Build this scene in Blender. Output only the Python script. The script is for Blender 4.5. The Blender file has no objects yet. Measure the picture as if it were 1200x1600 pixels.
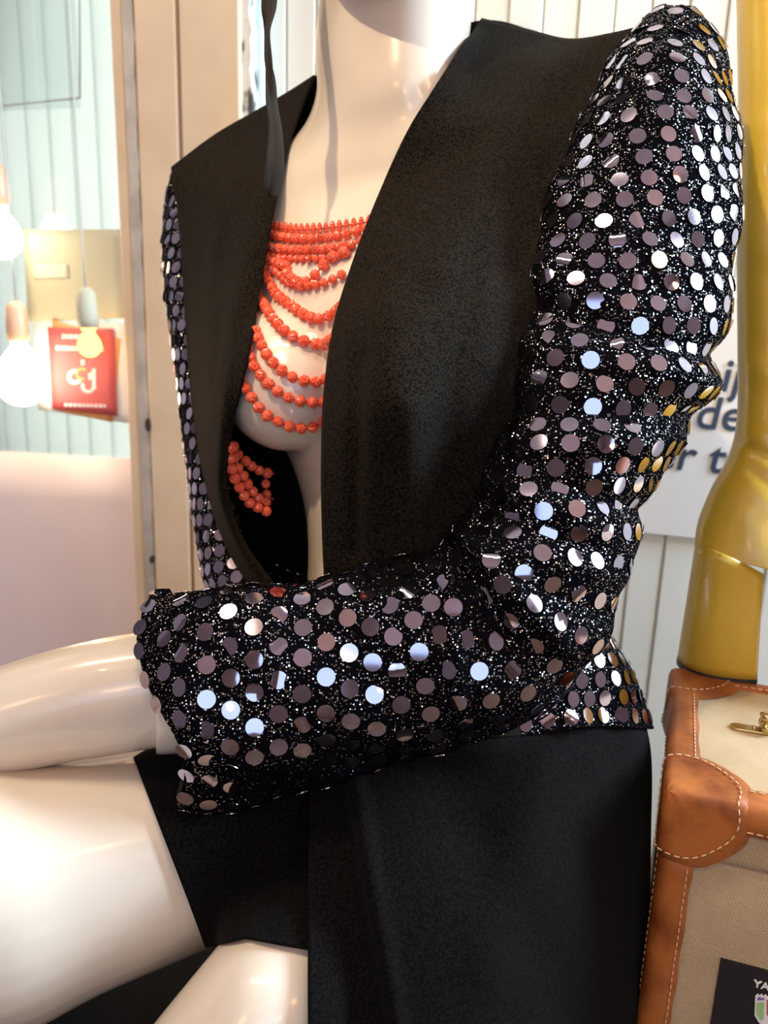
import bpy, bmesh, math, random
import numpy as np
from mathutils import Vector, Matrix, Quaternion
from mathutils.bvhtree import BVHTree

random.seed(7)
rng = np.random.default_rng(7)
SC = bpy.context.scene
COL = SC.collection

# ------------------------------------------------------------------ camera
F = 1300.0                       # focal length in pixels of the 1200x1600 frame
NADIR = (435.0, 5850.0)          # where the verticals of the photograph meet
CAM = np.array([0.0, 0.0, 1.2])
_up = -np.array([NADIR[0]-600, 800-NADIR[1], -F]); _up /= np.linalg.norm(_up)
_fw = np.array([0, 0, -1.0]); _y = _fw - _fw.dot(_up)*_up; _y /= np.linalg.norm(_y)
_x = np.cross(_y, _up)
R = np.array([_x, _y, _up])      # camera space -> world space
cam = bpy.data.cameras.new('camera'); camo = bpy.data.objects.new('camera', cam)
COL.objects.link(camo); SC.camera = camo
M = Matrix.Identity(4)
for i in range(3):
    for j in range(3): M[i][j] = R[i][j]
    M[i][3] = CAM[i]
camo.matrix_world = M
cam.sensor_fit = 'VERTICAL'; cam.sensor_height = 36.0; cam.sensor_width = 27.0
cam.lens = 36.0*F/1600.0
cam.clip_start = 0.02; cam.clip_end = 60
cam.dof.use_dof = True; cam.dof.focus_distance = 0.45; cam.dof.aperture_fstop = 9.5

def P(px, py, d):
    """point of the place seen at (px, py), d metres along the camera's axis"""
    a = np.stack(np.broadcast_arrays((np.asarray(px, float)-600)/F*d, (800-np.asarray(py, float))/F*d, -np.asarray(d, float)), -1)
    return a @ R.T + CAM
def ray(px, py):
    v = P(px, py, 1.0) - CAM
    return v/np.linalg.norm(v)

# ------------------------------------------------------------------ light
SC.view_settings.view_transform = 'Standard'; SC.view_settings.look = 'None'
SC.view_settings.exposure = 0.42; SC.view_settings.gamma = 1.0
SC.view_settings.use_curve_mapping = False
W = bpy.data.worlds.new('sky'); SC.world = W; W.use_nodes = True
bg = W.node_tree.nodes['Background']; bg.inputs[0].default_value = (0.95, 0.97, 0.98, 1); bg.inputs[1].default_value = 2.6

def lamp(name, kind, loc, energy, color, target=None, **kw):
    l = bpy.data.lights.new(name, kind); l.energy = energy; l.color = color
    for k, v in kw.items(): setattr(l, k, v)
    o = bpy.data.objects.new(name, l); COL.objects.link(o); o.location = loc
    if target is not None:
        o.rotation_euler = (Vector(target)-Vector(loc)).to_track_quat('-Z', 'Y').to_euler()
    return o
# warm ceiling spot over the display, cool daylight from the right, then two added fills
lamp('display_spot', 'SPOT', (-0.70, -0.30, 2.50), 54, (1.0, 0.77, 0.50), (0.04, 0.60, 1.42), spot_size=math.radians(34), spot_blend=0.7, shadow_soft_size=0.022)
lamp('window_daylight', 'AREA', (1.45, 0.45, 1.75), 60, (0.58, 0.79, 1.0), (0.50, 0.95, 0.95), shape='RECTANGLE', size=0.5, size_y=0.8)
lamp('rear_fill', 'AREA', (0.25, -2.80, 1.75), 26, (0.42, 0.64, 1.0), (0.0, 0.5, 1.1), shape='RECTANGLE', size=2.3, size_y=1.7)  # unseen cool fill added behind the camera, mirrored blue in the sequins
lamp('wall_fill', 'AREA', (-0.45, 0.25, 2.65), 13, (1.0, 0.84, 0.64), (-0.30, 1.15, 1.15), shape='RECTANGLE', size=1.2, size_y=0.15)  # added warm fill that brightens the window wall, no fitting of its own
for i, (x, y, z) in enumerate([(-1.1, -1.4, 2.1), (0.9, -1.7, 1.95), (-0.35, -2.1, 1.7), (1.3, -0.7, 2.2)]):
    lamp('shop_bulb', 'POINT', (x, y, z), 10, (1.0, 0.55, 0.25), shadow_soft_size=0.15)

# ------------------------------------------------------------------ materials
def mat(name, color=(0.5, 0.5, 0.5), rough=0.5, metal=0.0, **kw):
    m = bpy.data.materials.new(name); m.use_nodes = True
    b = m.node_tree.nodes['Principled BSDF']
    b.inputs['Base Color'].default_value = (*color, 1); b.inputs['Roughness'].default_value = rough
    b.inputs['Metallic'].default_value = metal
    for k, v in kw.items():
        b.inputs[k.replace('_', ' ')].default_value = v
    return m
def nd(m, t, **kw):
    n = m.node_tree.nodes.new(t)
    for k, v in kw.items(): setattr(n, k, v)
    return n
def lk(m, a, b): m.node_tree.links.new(a, b)
def bsdf(m): return m.node_tree.nodes['Principled BSDF']
def bump(m, scale, strength, dist=0.001, kind='noise', detail=4.0, stretch=None):
    tc = nd(m, 'ShaderNodeTexCoord'); src = tc.outputs['Object']
    if stretch:
        mp = nd(m, 'ShaderNodeMapping'); mp.inputs['Scale'].default_value = stretch; lk(m, src, mp.inputs[0]); src = mp.outputs[0]
    if kind == 'noise':
        t = nd(m, 'ShaderNodeTexNoise'); t.inputs['Scale'].default_value = scale; t.inputs['Detail'].default_value = detail; out = t.outputs[0]
    else:
        t = nd(m, 'ShaderNodeTexVoronoi'); t.inputs['Scale'].default_value = scale; out = t.outputs['Distance']
    lk(m, src, t.inputs['Vector'])
    b = nd(m, 'ShaderNodeBump'); b.inputs['Strength'].default_value = strength; b.inputs['Distance'].default_value = dist
    lk(m, out, b.inputs['Height']); lk(m, b.outputs[0], bsdf(m).inputs['Normal'])
    return t
def vary(m, c1, c2, scale, lo=0.35, hi=0.65, detail=5.0, stretch=None):
    tc = nd(m, 'ShaderNodeTexCoord'); src = tc.outputs['Object']
    if stretch:
        mp = nd(m, 'ShaderNodeMapping'); mp.inputs['Scale'].default_value = stretch; lk(m, src, mp.inputs[0]); src = mp.outputs[0]
    t = nd(m, 'ShaderNodeTexNoise'); t.inputs['Scale'].default_value = scale; t.inputs['Detail'].default_value = detail
    lk(m, src, t.inputs['Vector'])
    r = nd(m, 'ShaderNodeValToRGB'); r.color_ramp.elements[0].position = lo; r.color_ramp.elements[1].position = hi
    r.color_ramp.elements[0].color = (*c1, 1); r.color_ramp.elements[1].color = (*c2, 1)
    lk(m, t.outputs[0], r.inputs[0]); lk(m, r.outputs[0], bsdf(m).inputs['Base Color'])
    return r

MS = {}
MS['plastic'] = mat('mannequin_plastic', (0.78, 0.675, 0.53), 0.24, Coat_Weight=0.35, Coat_Roughness=0.06)
MS['crepe'] = mat('black_crepe', (0.0080, 0.0060, 0.0042), 0.9, Sheen_Weight=0.04, Specular_IOR_Level=0.06, Sheen_Roughness=0.45, Sheen_Tint=(0.75, 0.6, 0.45, 1))
bump(MS['crepe'], 1500, 0.7, 0.0005, 'voronoi')
MS['skirt'] = mat('black_skirt_cloth', (0.0035, 0.0026, 0.0022), 0.9, Sheen_Weight=0.02, Specular_IOR_Level=0.06); bump(MS['skirt'], 1500, 0.7, 0.0005, 'voronoi')
MS['lining'] = mat('black_lining', (0.004, 0.0035, 0.0035), 0.7, Specular_IOR_Level=0.2)
def grain(m, c1, c2):
    tc = nd(m, 'ShaderNodeTexCoord'); v = nd(m, 'ShaderNodeTexVoronoi'); v.inputs['Scale'].default_value = 720; lk(m, tc.outputs['Object'], v.inputs['Vector'])
    r = nd(m, 'ShaderNodeValToRGB'); r.color_ramp.elements[0].position = 0.05; r.color_ramp.elements[1].position = 0.75
    r.color_ramp.elements[0].color = (*c1, 1); r.color_ramp.elements[1].color = (*c2, 1); lk(m, v.outputs['Distance'], r.inputs[0]); lk(m, r.outputs[0], bsdf(m).inputs['Base Color'])
grain(MS['crepe'], (0.022, 0.0165, 0.011), (0.003, 0.0023, 0.0017)); grain(MS['skirt'], (0.0085, 0.0062, 0.005), (0.001, 0.001, 0.001))
# sequin ground: black tulle with fine silver thread glints
g = mat('glitter_tulle', (0.003, 0.003, 0.004), 0.9, Specular_IOR_Level=0.0); MS['glitter'] = g
tc = nd(g, 'ShaderNodeTexCoord'); vo = nd(g, 'ShaderNodeTexVoronoi'); vo.inputs['Scale'].default_value = 900
lk(g, tc.outputs['Object'], vo.inputs['Vector'])
sep = nd(g, 'ShaderNodeSeparateColor'); lk(g, vo.outputs['Color'], sep.inputs[0])
near = nd(g, 'ShaderNodeMath', operation='LESS_THAN'); near.inputs[1].default_value = 0.36; lk(g, vo.outputs['Distance'], near.inputs[0])
some = nd(g, 'ShaderNodeMath', operation='GREATER_THAN'); some.inputs[1].default_value = 0.52; lk(g, sep.outputs[0], some.inputs[0])
msk = nd(g, 'ShaderNodeMath', operation='MULTIPLY'); lk(g, near.outputs[0], msk.inputs[0]); lk(g, some.outputs[0], msk.inputs[1])
geo = nd(g, 'ShaderNodeNewGeometry')
sub = nd(g, 'ShaderNodeVectorMath', operation='SUBTRACT'); sub.inputs[1].default_value = (0.5, 0.5, 0.5); lk(g, vo.outputs['Color'], sub.inputs[0])
scl = nd(g, 'ShaderNodeVectorMath', operation='SCALE'); scl.inputs['Scale'].default_value = 1.3; lk(g, sub.outputs[0], scl.inputs[0])
ad = nd(g, 'ShaderNodeVectorMath', operation='ADD'); lk(g, geo.outputs['Normal'], ad.inputs[0]); lk(g, scl.outputs[0], ad.inputs[1])
nm = nd(g, 'ShaderNodeVectorMath', operation='NORMALIZE'); lk(g, ad.outputs[0], nm.inputs[0])
gl = nd(g, 'ShaderNodeBsdfPrincipled'); gl.inputs['Base Color'].default_value = (0.55, 0.53, 0.54, 1); gl.inputs['Metallic'].default_value = 1; gl.inputs['Roughness'].default_value = 0.22
lk(g, nm.outputs[0], gl.inputs['Normal'])
mx = nd(g, 'ShaderNodeMixShader'); lk(g, msk.outputs[0], mx.inputs[0]); lk(g, bsdf(g).outputs[0], mx.inputs[1]); lk(g, gl.outputs[0], mx.inputs[2])
lk(g, mx.outputs[0], g.node_tree.nodes['Material Output'].inputs['Surface'])
MS['sequin'] = mat('pewter_sequin', (0.45, 0.395, 0.47), 0.07, 1.0)
MS['coral'] = mat('coral_bead', (0.84, 0.115, 0.045), 0.30, Coat_Weight=0.4, Coat_Roughness=0.1, Subsurface_Weight=0.05)
MS['cord'] = mat('bead_cord', (0.55, 0.06, 0.04), 0.7)
MS['cream'] = mat('cream_paint', (0.80, 0.62, 0.42), 0.42); vary(MS['cream'], (0.77, 0.585, 0.39), (0.83, 0.655, 0.45), 14); bump(MS['cream'], 60, 0.15, 0.002)
MS['putty'] = mat('grey_putty', (0.56, 0.53, 0.48), 0.7); vary(MS['putty'], (0.50, 0.48, 0.44), (0.66, 0.62, 0.55), 30); bump(MS['putty'], 120, 0.5, 0.002)
MS['chipped'] = mat('chipped_paint', (0.6, 0.58, 0.54), 0.7); vary(MS['chipped'], (0.05, 0.05, 0.045), (0.70, 0.67, 0.62), 60, 0.40, 0.46, 3.0, (1, 1, 0.35))
MS['dark'] = mat('dark_crack', (0.05, 0.035, 0.025), 0.9)
MS['board'] = mat('white_board', (0.78, 0.79, 0.73), 0.45); vary(MS['board'], (0.75, 0.765, 0.71), (0.81, 0.815, 0.76), 5)
MS['slat'] = mat('blind_slat', (0.80, 0.84, 0.83), 0.6)
def translucent(m, c, f):
    t = nd(m, 'ShaderNodeBsdfTranslucent'); t.inputs[0].default_value = (*c, 1)
    x = nd(m, 'ShaderNodeMixShader'); x.inputs[0].default_value = f
    lk(m, bsdf(m).outputs[0], x.inputs[1]); lk(m, t.outputs[0], x.inputs[2]); lk(m, x.outputs[0], m.node_tree.nodes['Material Output'].inputs['Surface'])
translucent(MS['slat'], (0.88, 0.90, 0.86), 0.55)
MS['glassedge'] = mat('glass_edge', (0.62, 0.85, 0.86), 0.15)
gm = bpy.data.materials.new('window_glass'); gm.use_nodes = True; MS['glass'] = gm
gm.node_tree.nodes.remove(gm.node_tree.nodes['Principled BSDF'])
tr = nd(gm, 'ShaderNodeBsdfTransparent'); tr.inputs[0].default_value = (0.95, 0.98, 0.97, 1)
gs = nd(gm, 'ShaderNodeBsdfGlossy'); gs.inputs['Roughness'].default_value = 0.02
fr = nd(gm, 'ShaderNodeFresnel'); fr.inputs[0].default_value = 1.45
mg = nd(gm, 'ShaderNodeMixShader'); lk(gm, fr.outputs[0], mg.inputs[0]); lk(gm, tr.outputs[0], mg.inputs[1]); lk(gm, gs.outputs[0], mg.inputs[2])
lk(gm, mg.outputs[0], gm.node_tree.nodes['Material Output'].inputs['Surface'])
MS['pink'] = mat('pink_paper', (0.86, 0.71, 0.67), 0.6); vary(MS['pink'], (0.85, 0.69, 0.655), (0.88, 0.75, 0.72), 4)
MS['olive'] = mat('olive_card', (0.52, 0.51, 0.38), 0.6)
MS['olive_light'] = mat('olive_label', (0.62, 0.62, 0.52), 0.6)
MS['red'] = mat('red_paper', (0.55, 0.09, 0.10), 0.5)
MS['orange'] = mat('orange_paper', (0.80, 0.36, 0.12), 0.5)
MS['white'] = mat('white_paper', (0.82, 0.80, 0.77), 0.6)
MS['lilac'] = mat('lilac_print', (0.78, 0.62, 0.68), 0.6)
MS['grey_line'] = mat('grey_edge', (0.35, 0.36, 0.36), 0.5)
MS['print'] = mat('blue_black_print', (0.03, 0.05, 0.09), 0.6)
MS['brass'] = mat('brass', (0.55, 0.40, 0.17), 0.28, 1.0); bump(MS['brass'], 300, 0.15, 0.0005)
MS['peach'] = mat('peach_socket', (0.80, 0.50, 0.32), 0.4)
MS['wire'] = mat('lamp_wire', (0.55, 0.55, 0.52), 0.6)
def emit(name, c, s):
    m = bpy.data.materials.new(name); m.use_nodes = True; m.node_tree.nodes.remove(m.node_tree.nodes['Principled BSDF'])
    e = nd(m, 'ShaderNodeEmission'); e.inputs[0].default_value = (*c, 1); e.inputs[1].default_value = s
    lk(m, e.outputs[0], m.node_tree.nodes['Material Output'].inputs['Surface']); return m
MS['bulb'] = emit('bulb_glow', (1.0, 0.84, 0.56), 9.0)
MS['bulb_orange'] = emit('amber_bulb_glow', (1.0, 0.50, 0.12), 3.5)
MS['canvas'] = mat('tan_canvas', (0.60, 0.47, 0.30), 0.75)
def twill(m, c1, c2):
    tc = nd(m, 'ShaderNodeTexCoord'); w = nd(m, 'ShaderNodeTexWave'); w.bands_direction = 'DIAGONAL'
    w.inputs['Scale'].default_value = 420; w.inputs['Distortion'].default_value = 1.5; w.inputs['Detail'].default_value = 2; w.inputs['Detail Scale'].default_value = 3
    lk(m, tc.outputs['Object'], w.inputs['Vector'])
    n = nd(m, 'ShaderNodeTexNoise'); n.inputs['Scale'].default_value = 25; n.inputs['Detail'].default_value = 8; lk(m, tc.outputs['Object'], n.inputs['Vector'])
    mm = nd(m, 'ShaderNodeMath', operation='MULTIPLY_ADD'); mm.inputs[1].default_value = 0.22; lk(m, w.outputs['Fac'], mm.inputs[0]); lk(m, n.outputs[0], mm.inputs[2])
    r = nd(m, 'ShaderNodeValToRGB'); r.color_ramp.elements[0].position = 0.4; r.color_ramp.elements[1].position = 0.85
    r.color_ramp.elements[0].color = (*c1, 1); r.color_ramp.elements[1].color = (*c2, 1); lk(m, mm.outputs[0], r.inputs[0]); lk(m, r.outputs[0], bsdf(m).inputs['Base Color'])
    b = nd(m, 'ShaderNodeBump'); b.inputs['Strength'].default_value = 0.5; b.inputs['Distance'].default_value = 0.0006; lk(m, w.outputs['Fac'], b.inputs['Height']); lk(m, b.outputs[0], bsdf(m).inputs['Normal'])
twill(MS['canvas'], (0.42, 0.30, 0.165), (0.55, 0.41, 0.24))
MS['leather'] = mat('tan_leather', (0.45, 0.17, 0.05), 0.5, Specular_IOR_Level=0.3); vary(MS['leather'], (0.16, 0.035, 0.008), (0.40, 0.125, 0.026), 30, 0.34, 0.60, 8); bump(MS['leather'], 260, 0.3, 0.0008)
MS['thread'] = mat('pale_thread', (0.72, 0.45, 0.26), 0.7)
MS['black_card'] = mat('black_card', (0.010, 0.006, 0.007), 0.5)
MS['print_white'] = mat('white_print', (0.85, 0.83, 0.80), 0.6)
MS['print_green'] = mat('green_print', (0.36, 0.60, 0.22), 0.6)
MS['print_red'] = mat('rust_print', (0.50, 0.13, 0.06), 0.6)
MS['print_purple'] = mat('purple_print', (0.20, 0.13, 0.36), 0.6)
MS['yellow'] = mat('yellow_leather', (0.58, 0.37, 0.03), 0.33, Coat_Weight=0.15); vary(MS['yellow'], (0.54, 0.33, 0.022), (0.62, 0.41, 0.04), 9); bump(MS['yellow'], 35, 0.25, 0.003)
MS['rubber'] = mat('black_rubber', (0.015, 0.015, 0.015), 0.5)
MS['velvet'] = mat('black_upholstery', (0.008, 0.008, 0.008), 0.85); bump(MS['velvet'], 500, 0.5, 0.001)
MS['wood'] = mat('brown_wood', (0.25, 0.11, 0.05), 0.45)
MS['ribbon'] = mat('black_brown_ribbon', (0.03, 0.024, 0.018), 0.85, Sheen_Weight=0.03, Specular_IOR_Level=0.1)
MS['wallpaint'] = mat('mauve_grey_paint', (0.24, 0.20, 0.215), 0.7)
MS['ceilpaint'] = mat('ceiling_paint', (0.55, 0.49, 0.51), 0.8)
MS['floor'] = mat('shop_floor', (0.16, 0.10, 0.06), 0.5); vary(MS['floor'], (0.12, 0.07, 0.04), (0.20, 0.13, 0.08), 6)

# ------------------------------------------------------------------ helpers
def tag(o, label=None, cat=None, group=None, kind=None):
    for k, v in (('label', label), ('category', cat), ('group', group), ('kind', kind)):
        if v: o[k] = v
    return o
ROOTLOC = {}
def worldloc(o):
    v = Vector((0, 0, 0))
    while o: v = v + o.location; o = o.parent
    return np.array(v)
def empty(name, loc, label, cat, group=None):
    o = bpy.data.objects.new(name, None); COL.objects.link(o); o.location = Vector(loc); o.empty_display_size = 0.05
    return tag(o, label, cat, group)
def link(name, me, m, parent=None):
    o = bpy.data.objects.new(name, me); COL.objects.link(o)
    if m is not None and not me.materials: me.materials.append(MS[m])
    if parent: o.parent = parent
    return o
def mesh(name, V, Fc, m, parent=None, smooth=True, mods=()):
    """one mesh object from world-space vertices, kept relative to its parent"""
    V = np.asarray(V, float)
    base = worldloc(parent) if parent else np.zeros(3)
    own = np.zeros(3)
    if parent is None: own = V.mean(0)
    me = bpy.data.meshes.new(name); me.from_pydata([tuple(v) for v in V-base-own], [], Fc); me.update()
    if smooth: me.polygons.foreach_set('use_smooth', [True]*len(me.polygons))
    o = link(name, me, m, parent)
    if parent is None: o.location = Vector(own)
    for kind, kw in mods:
        md = o.modifiers.new(kind.lower(), kind)
        for k, v in kw.items(): setattr(md, k, v)
    return o
def spl(A, n, closed=False):
    """Catmull-Rom through the rows of A, n samples"""
    A = np.asarray(A, float); k = len(A)
    t = np.linspace(0, k-1, n); i = np.clip(np.floor(t).astype(int), 0, k-2); f = (t-i).reshape([-1]+[1]*(A.ndim-1))
    E = np.concatenate([[2*A[0]-A[1]], A, [2*A[-1]-A[-2]]])
    p0, p1, p2, p3 = E[i], E[i+1], E[i+2], E[i+3]
    return 0.5*(2*p1+(p2-p0)*f+(2*p0-5*p1+4*p2-p3)*f**2+(3*p1-p0-3*p2+p3)*f**3)
def quads(nu, nv, wrap=False):
    Q = []
    for i in range(nu-1):
        for j in range(nv if wrap else nv-1):
            a = i*nv+j; b = i*nv+(j+1) % nv
            Q.append((a, b, b+nv, a+nv))
    return Q
def grid_pts(C, nu, nv):
    C = np.asarray(C, float)                      # rows x cols x 3 (px, py, d)
    C = spl(C, nu); C = spl(C.transpose(1, 0, 2), nv).transpose(1, 0, 2)
    return C
def rings(spec, nu, nv, power=1.0):
    """spec rows: (C, A, B) in (px,py,d); returns nu x nv x 3"""
    S = np.array([[list(c), list(a), list(b)] for c, a, b in spec], float)
    S = spl(S, nu); t = np.linspace(0, 2*math.pi, nv, endpoint=False)
    ct, st = np.cos(t), np.sin(t)
    ct = np.sign(ct)*np.abs(ct)**power; st = np.sign(st)*np.abs(st)**power
    return S[:, None, 0]+ct[None, :, None]*S[:, None, 1]+st[None, :, None]*S[:, None, 2]
def toW(G): return P(G[..., 0], G[..., 1], G[..., 2])
def caps(nu, nv): return [tuple(range(nv-1, -1, -1)), tuple((nu-1)*nv+j for j in range(nv))]
def tube_spec(path, k=1.0):
    """(px,py,d,r px) -> ring spec"""
    p = np.array(path, float); out = []
    for i in range(len(p)):
        a = p[max(i-1, 0)]; b = p[min(i+1, len(p)-1)]; v = (b-a)[:2]; v = v/(np.linalg.norm(v)+1e-9)
        nrm = np.array([v[1], -v[0]]); r = p[i, 3]
        out.append(((p[i, 0], p[i, 1], p[i, 2]), (nrm[0]*r, nrm[1]*r, 0), (0, 0, -k*r*p[i, 2]/F)))
    return out
def wtube(path, r, n=8):
    """closed round tube through world points"""
    p = np.asarray(path, float); V = []; rr = np.broadcast_to(r, (len(p),))
    for i in range(len(p)):
        t = p[min(i+1, len(p)-1)]-p[max(i-1, 0)]; t /= np.linalg.norm(t)+1e-12
        u = np.cross(t, [0.13, 0.31, 0.94]); u /= np.linalg.norm(u); w = np.cross(t, u)
        for j in range(n):
            a = 2*math.pi*j/n; V.append(p[i]+rr[i]*(math.cos(a)*u+math.sin(a)*w))
    return np.array(V), quads(len(p), n, True)+caps(len(p), n)
def join(*parts):
    V = []; Fc = []; k = 0
    for v, f in parts:
        V.append(np.asarray(v).reshape(-1, 3)); Fc += [tuple(i+k for i in q) for q in f]; k += len(V[-1])
    return np.concatenate(V), Fc
def obox(o, e1, e2, e3, r):
    """box from corner o along three vectors (world), r: bevel width modifier spec"""
    o, e1, e2, e3 = map(np.asarray, (o, e1, e2, e3))
    V = np.array([o+a*e1+b*e2+c*e3 for c in (0, 1) for b in (0, 1) for a in (0, 1)])
    Fc = [(0, 2, 3, 1), (4, 5, 7, 6), (0, 1, 5, 4), (2, 6, 7, 3), (0, 4, 6, 2), (1, 3, 7, 5)]
    if np.dot(np.cross(e1, e2), e3) < 0: Fc = [tuple(reversed(q)) for q in Fc]
    return V, Fc
BEV = lambda w, s=2: ('BEVEL', dict(width=w, segments=s))
SOL = lambda t, off=-1: ('SOLIDIFY', dict(thickness=t, offset=off))

# ------------------------------------------------------------------ room
def box(name, x0, x1, y0, y1, z0, z1, m):
    V, Fc = obox((x0, y0, z0), (x1-x0, 0, 0), (0, y1-y0, 0), (0, 0, z1-z0), 0)
    return tag(mesh(name, V, Fc, m, smooth=False), kind='structure')
box('floor', -2.6, 2.6, -3.3, 1.5, -0.1, 0.0, 'floor')
box('ceiling', -2.6, 2.6, -3.3, 1.5, 2.8, 2.9, 'ceilpaint')
box('wall_left', -2.6, -2.5, -3.3, 0.6, 0.0, 2.8, 'wallpaint')
box('wall_right', 2.5, 2.6, -3.3, 0.3, 0.0, 2.8, 'wallpaint')
box('wall_front', -2.6, 2.6, -3.3, -3.2, 0.0, 2.8, 'wallpaint')

# the window wall: recedes to the left by 17 degrees
DR = np.array([0.955, -0.295, 0.0]); DR /= np.linalg.norm(DR)
DN = np.array([DR[1], -DR[0], 0.0])               # towards the camera
W0 = P(600, 525, 1.0)
def wall_uv(px, py, off=0.0):
    r = ray(px, py); o = W0+DN*off; t = np.dot(o-CAM, DN)/np.dot(r, DN); q = CAM+r*t
    return np.dot(q-W0, DR), q[2]
def wp(u, z, off): return W0+DR*u+DN*off + np.array([0, 0, z-W0[2]])
def wbox(u0, u1, z0, z1, o0, o1):
    return obox(wp(u0, z0, o0), DR*(u1-u0), DN*(o1-o0), (0, 0, z1-z0), 0)

wall = empty('wall_back', wp(0, 0.0, 0), None, None); tag(wall, kind='structure')
ub = wall_uv(404, 300)[0]
V, Fc = wbox(ub, 1.75, 0.0, 2.8, -0.05, -0.014); mesh('backing', V, Fc, 'board', wall, False)
bw = 0.0365; u = ub; nb = 0
V, Fc = wbox(0, bw-0.0012, 0.4, 2.5, -0.014, 0.0)
bm_ = mesh('board', V, Fc, 'board', wall, False, [BEV(0.002, 1)])
u0v = worldloc(wall)
bm_.location = Vector(DR*ub)
for i in range(1, 46):
    c = bm_.copy(); COL.objects.link(c); c.location = Vector(DR*(ub+bw*i)+DN*random.uniform(-.0015, .0015))

# window to the left: posts, putty, glass
win = empty('window_1', wp(-0.6, 0.0, 0), None, None); tag(win, kind='structure')
def post(name, pxa, pxb, m, o0, o1, ref=300, zlo=0.3, zhi=2.6, bev=0.002):
    ua = wall_uv(pxa, ref, o1)[0]; ub_ = wall_uv(pxb, ref, o1)[0]
    V, Fc = wbox(ua, ub_, zlo, zhi, o0, o1); return mesh(name, V, Fc, m, win, False, [BEV(bev, 2)])
post('window_frame', 184, 199, 'cream', -0.06, 0.040)
def strip_rough(name, pxa, pxb, m, o0, o1, amp, n=160):
    ua = wall_uv(pxa, 300, o1)[0]; ub_ = wall_uv(pxb, 300, o1)[0]; zs = np.linspace(0.6, 2.2, n); V = []
    for z in zs:
        j = amp*(math.sin(z*90)+0.6*math.sin(z*233+1)+rng.normal()*0.5)
        for (u_, o_) in ((ua, o0), (ua, o1), (ub_+j, o1-abs(j)*0.3), (ub_+j, o0)): V.append(wp(u_, z, o_))
    return mesh(name, np.array(V), quads(n, 4, True)+caps(n, 4), m, win, False)
strip_rough('putty', 199, 218, 'putty', -0.03, 0.036, 0.0007)
V, Fc = wbox(wall_uv(214, 300, .03)[0], wall_uv(226, 300, .03)[0], 0.3, 2.6, -0.03, 0.030); mesh('crack', V, Fc, 'dark', win, False)
post('window_frame', 219.5, 281, 'cream', -0.06, 0.045)
V, Fc = wbox(wall_uv(279, 300, .03)[0], wall_uv(289, 300, .03)[0], 0.3, 2.6, -0.03, 0.034); mesh('groove', V, Fc, 'wood', win, False)
post('window_frame', 286.5, 376, 'cream', -0.06, 0.045)
strip_rough('chipped_edge', 375, 393, 'chipped', -0.05, 0.038, 0.0012)
post('glass_edge', 396, 409, 'glassedge', -0.02, 0.02, bev=0.001)
for (px, py, r) in ((231, 664, 5), (236, 875, 3)):           # screw holes in the putty
    uu, zz = wall_uv(px, py, 0.046); n = 10
    V = [wp(uu+math.cos(a)*r*.0009, zz+math.sin(a)*r*.0018, o_) for o_ in (0.040, 0.0462) for a in np.linspace(0, 2*math.pi, n, False)]
    mesh('screw', np.array(V), quads(2, n, True)+caps(2, n), 'dark', win, False)
ug = wall_uv(190, 300, 0.01)[0]
V, Fc = wbox(ug-1.0, ug, 0.3, 2.6, 0.004, 0.010); mesh('glass_pane', V, Fc, 'glass', win, False)
box('wall_side', -2.6, -1.75, 0.6, 3.0, 0.0, 2.8, 'wallpaint')

# ------------------------------------------------------------------ behind and on the glass
bl = empty('vertical_blind', wp(-0.8, 2.4, -0.2), 'white vertical blind behind the window glass on the left', 'blind')
us = wall_uv(215, 300, -0.17)[0]
V, Fc = wbox(us-1.2, us+0.02, 2.38, 2.44, -0.20, -0.14); mesh('head_rail', V, Fc, 'white', bl, False)
sw = 0.042
def slat_mesh():
    n = 7; V = []
    for z in (0.5, 2.39):
        for k in range(n):
            x = (k/(n-1)-0.5)*sw*1.12; V.append(wp(x, z, -0.17+0.006*(1-(2*k/(n-1)-1)**2)))
    return np.array(V), [(i, i+1, n+i+1, n+i) for i in range(n-1)]
V, Fc = slat_mesh()
s0 = mesh('slat', V, Fc, 'slat', bl, True, [SOL(0.001)])
for i in range(24):
    c = s0 if i == 0 else s0.copy()
    if i: COL.objects.link(c)
    th = 0.13+random.uniform(-.04, .04); piv = Vector(wp(0, 0, -0.17))-Vector(worldloc(bl))
    dst = Vector(wp(us-sw*i, 0, -0.17))-Vector(worldloc(bl))
    Rm = Matrix.Rotation(th, 4, 'Z')
    c.matrix_local = Matrix.Translation(dst) @ Rm @ Matrix.Translation(-piv)

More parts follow.
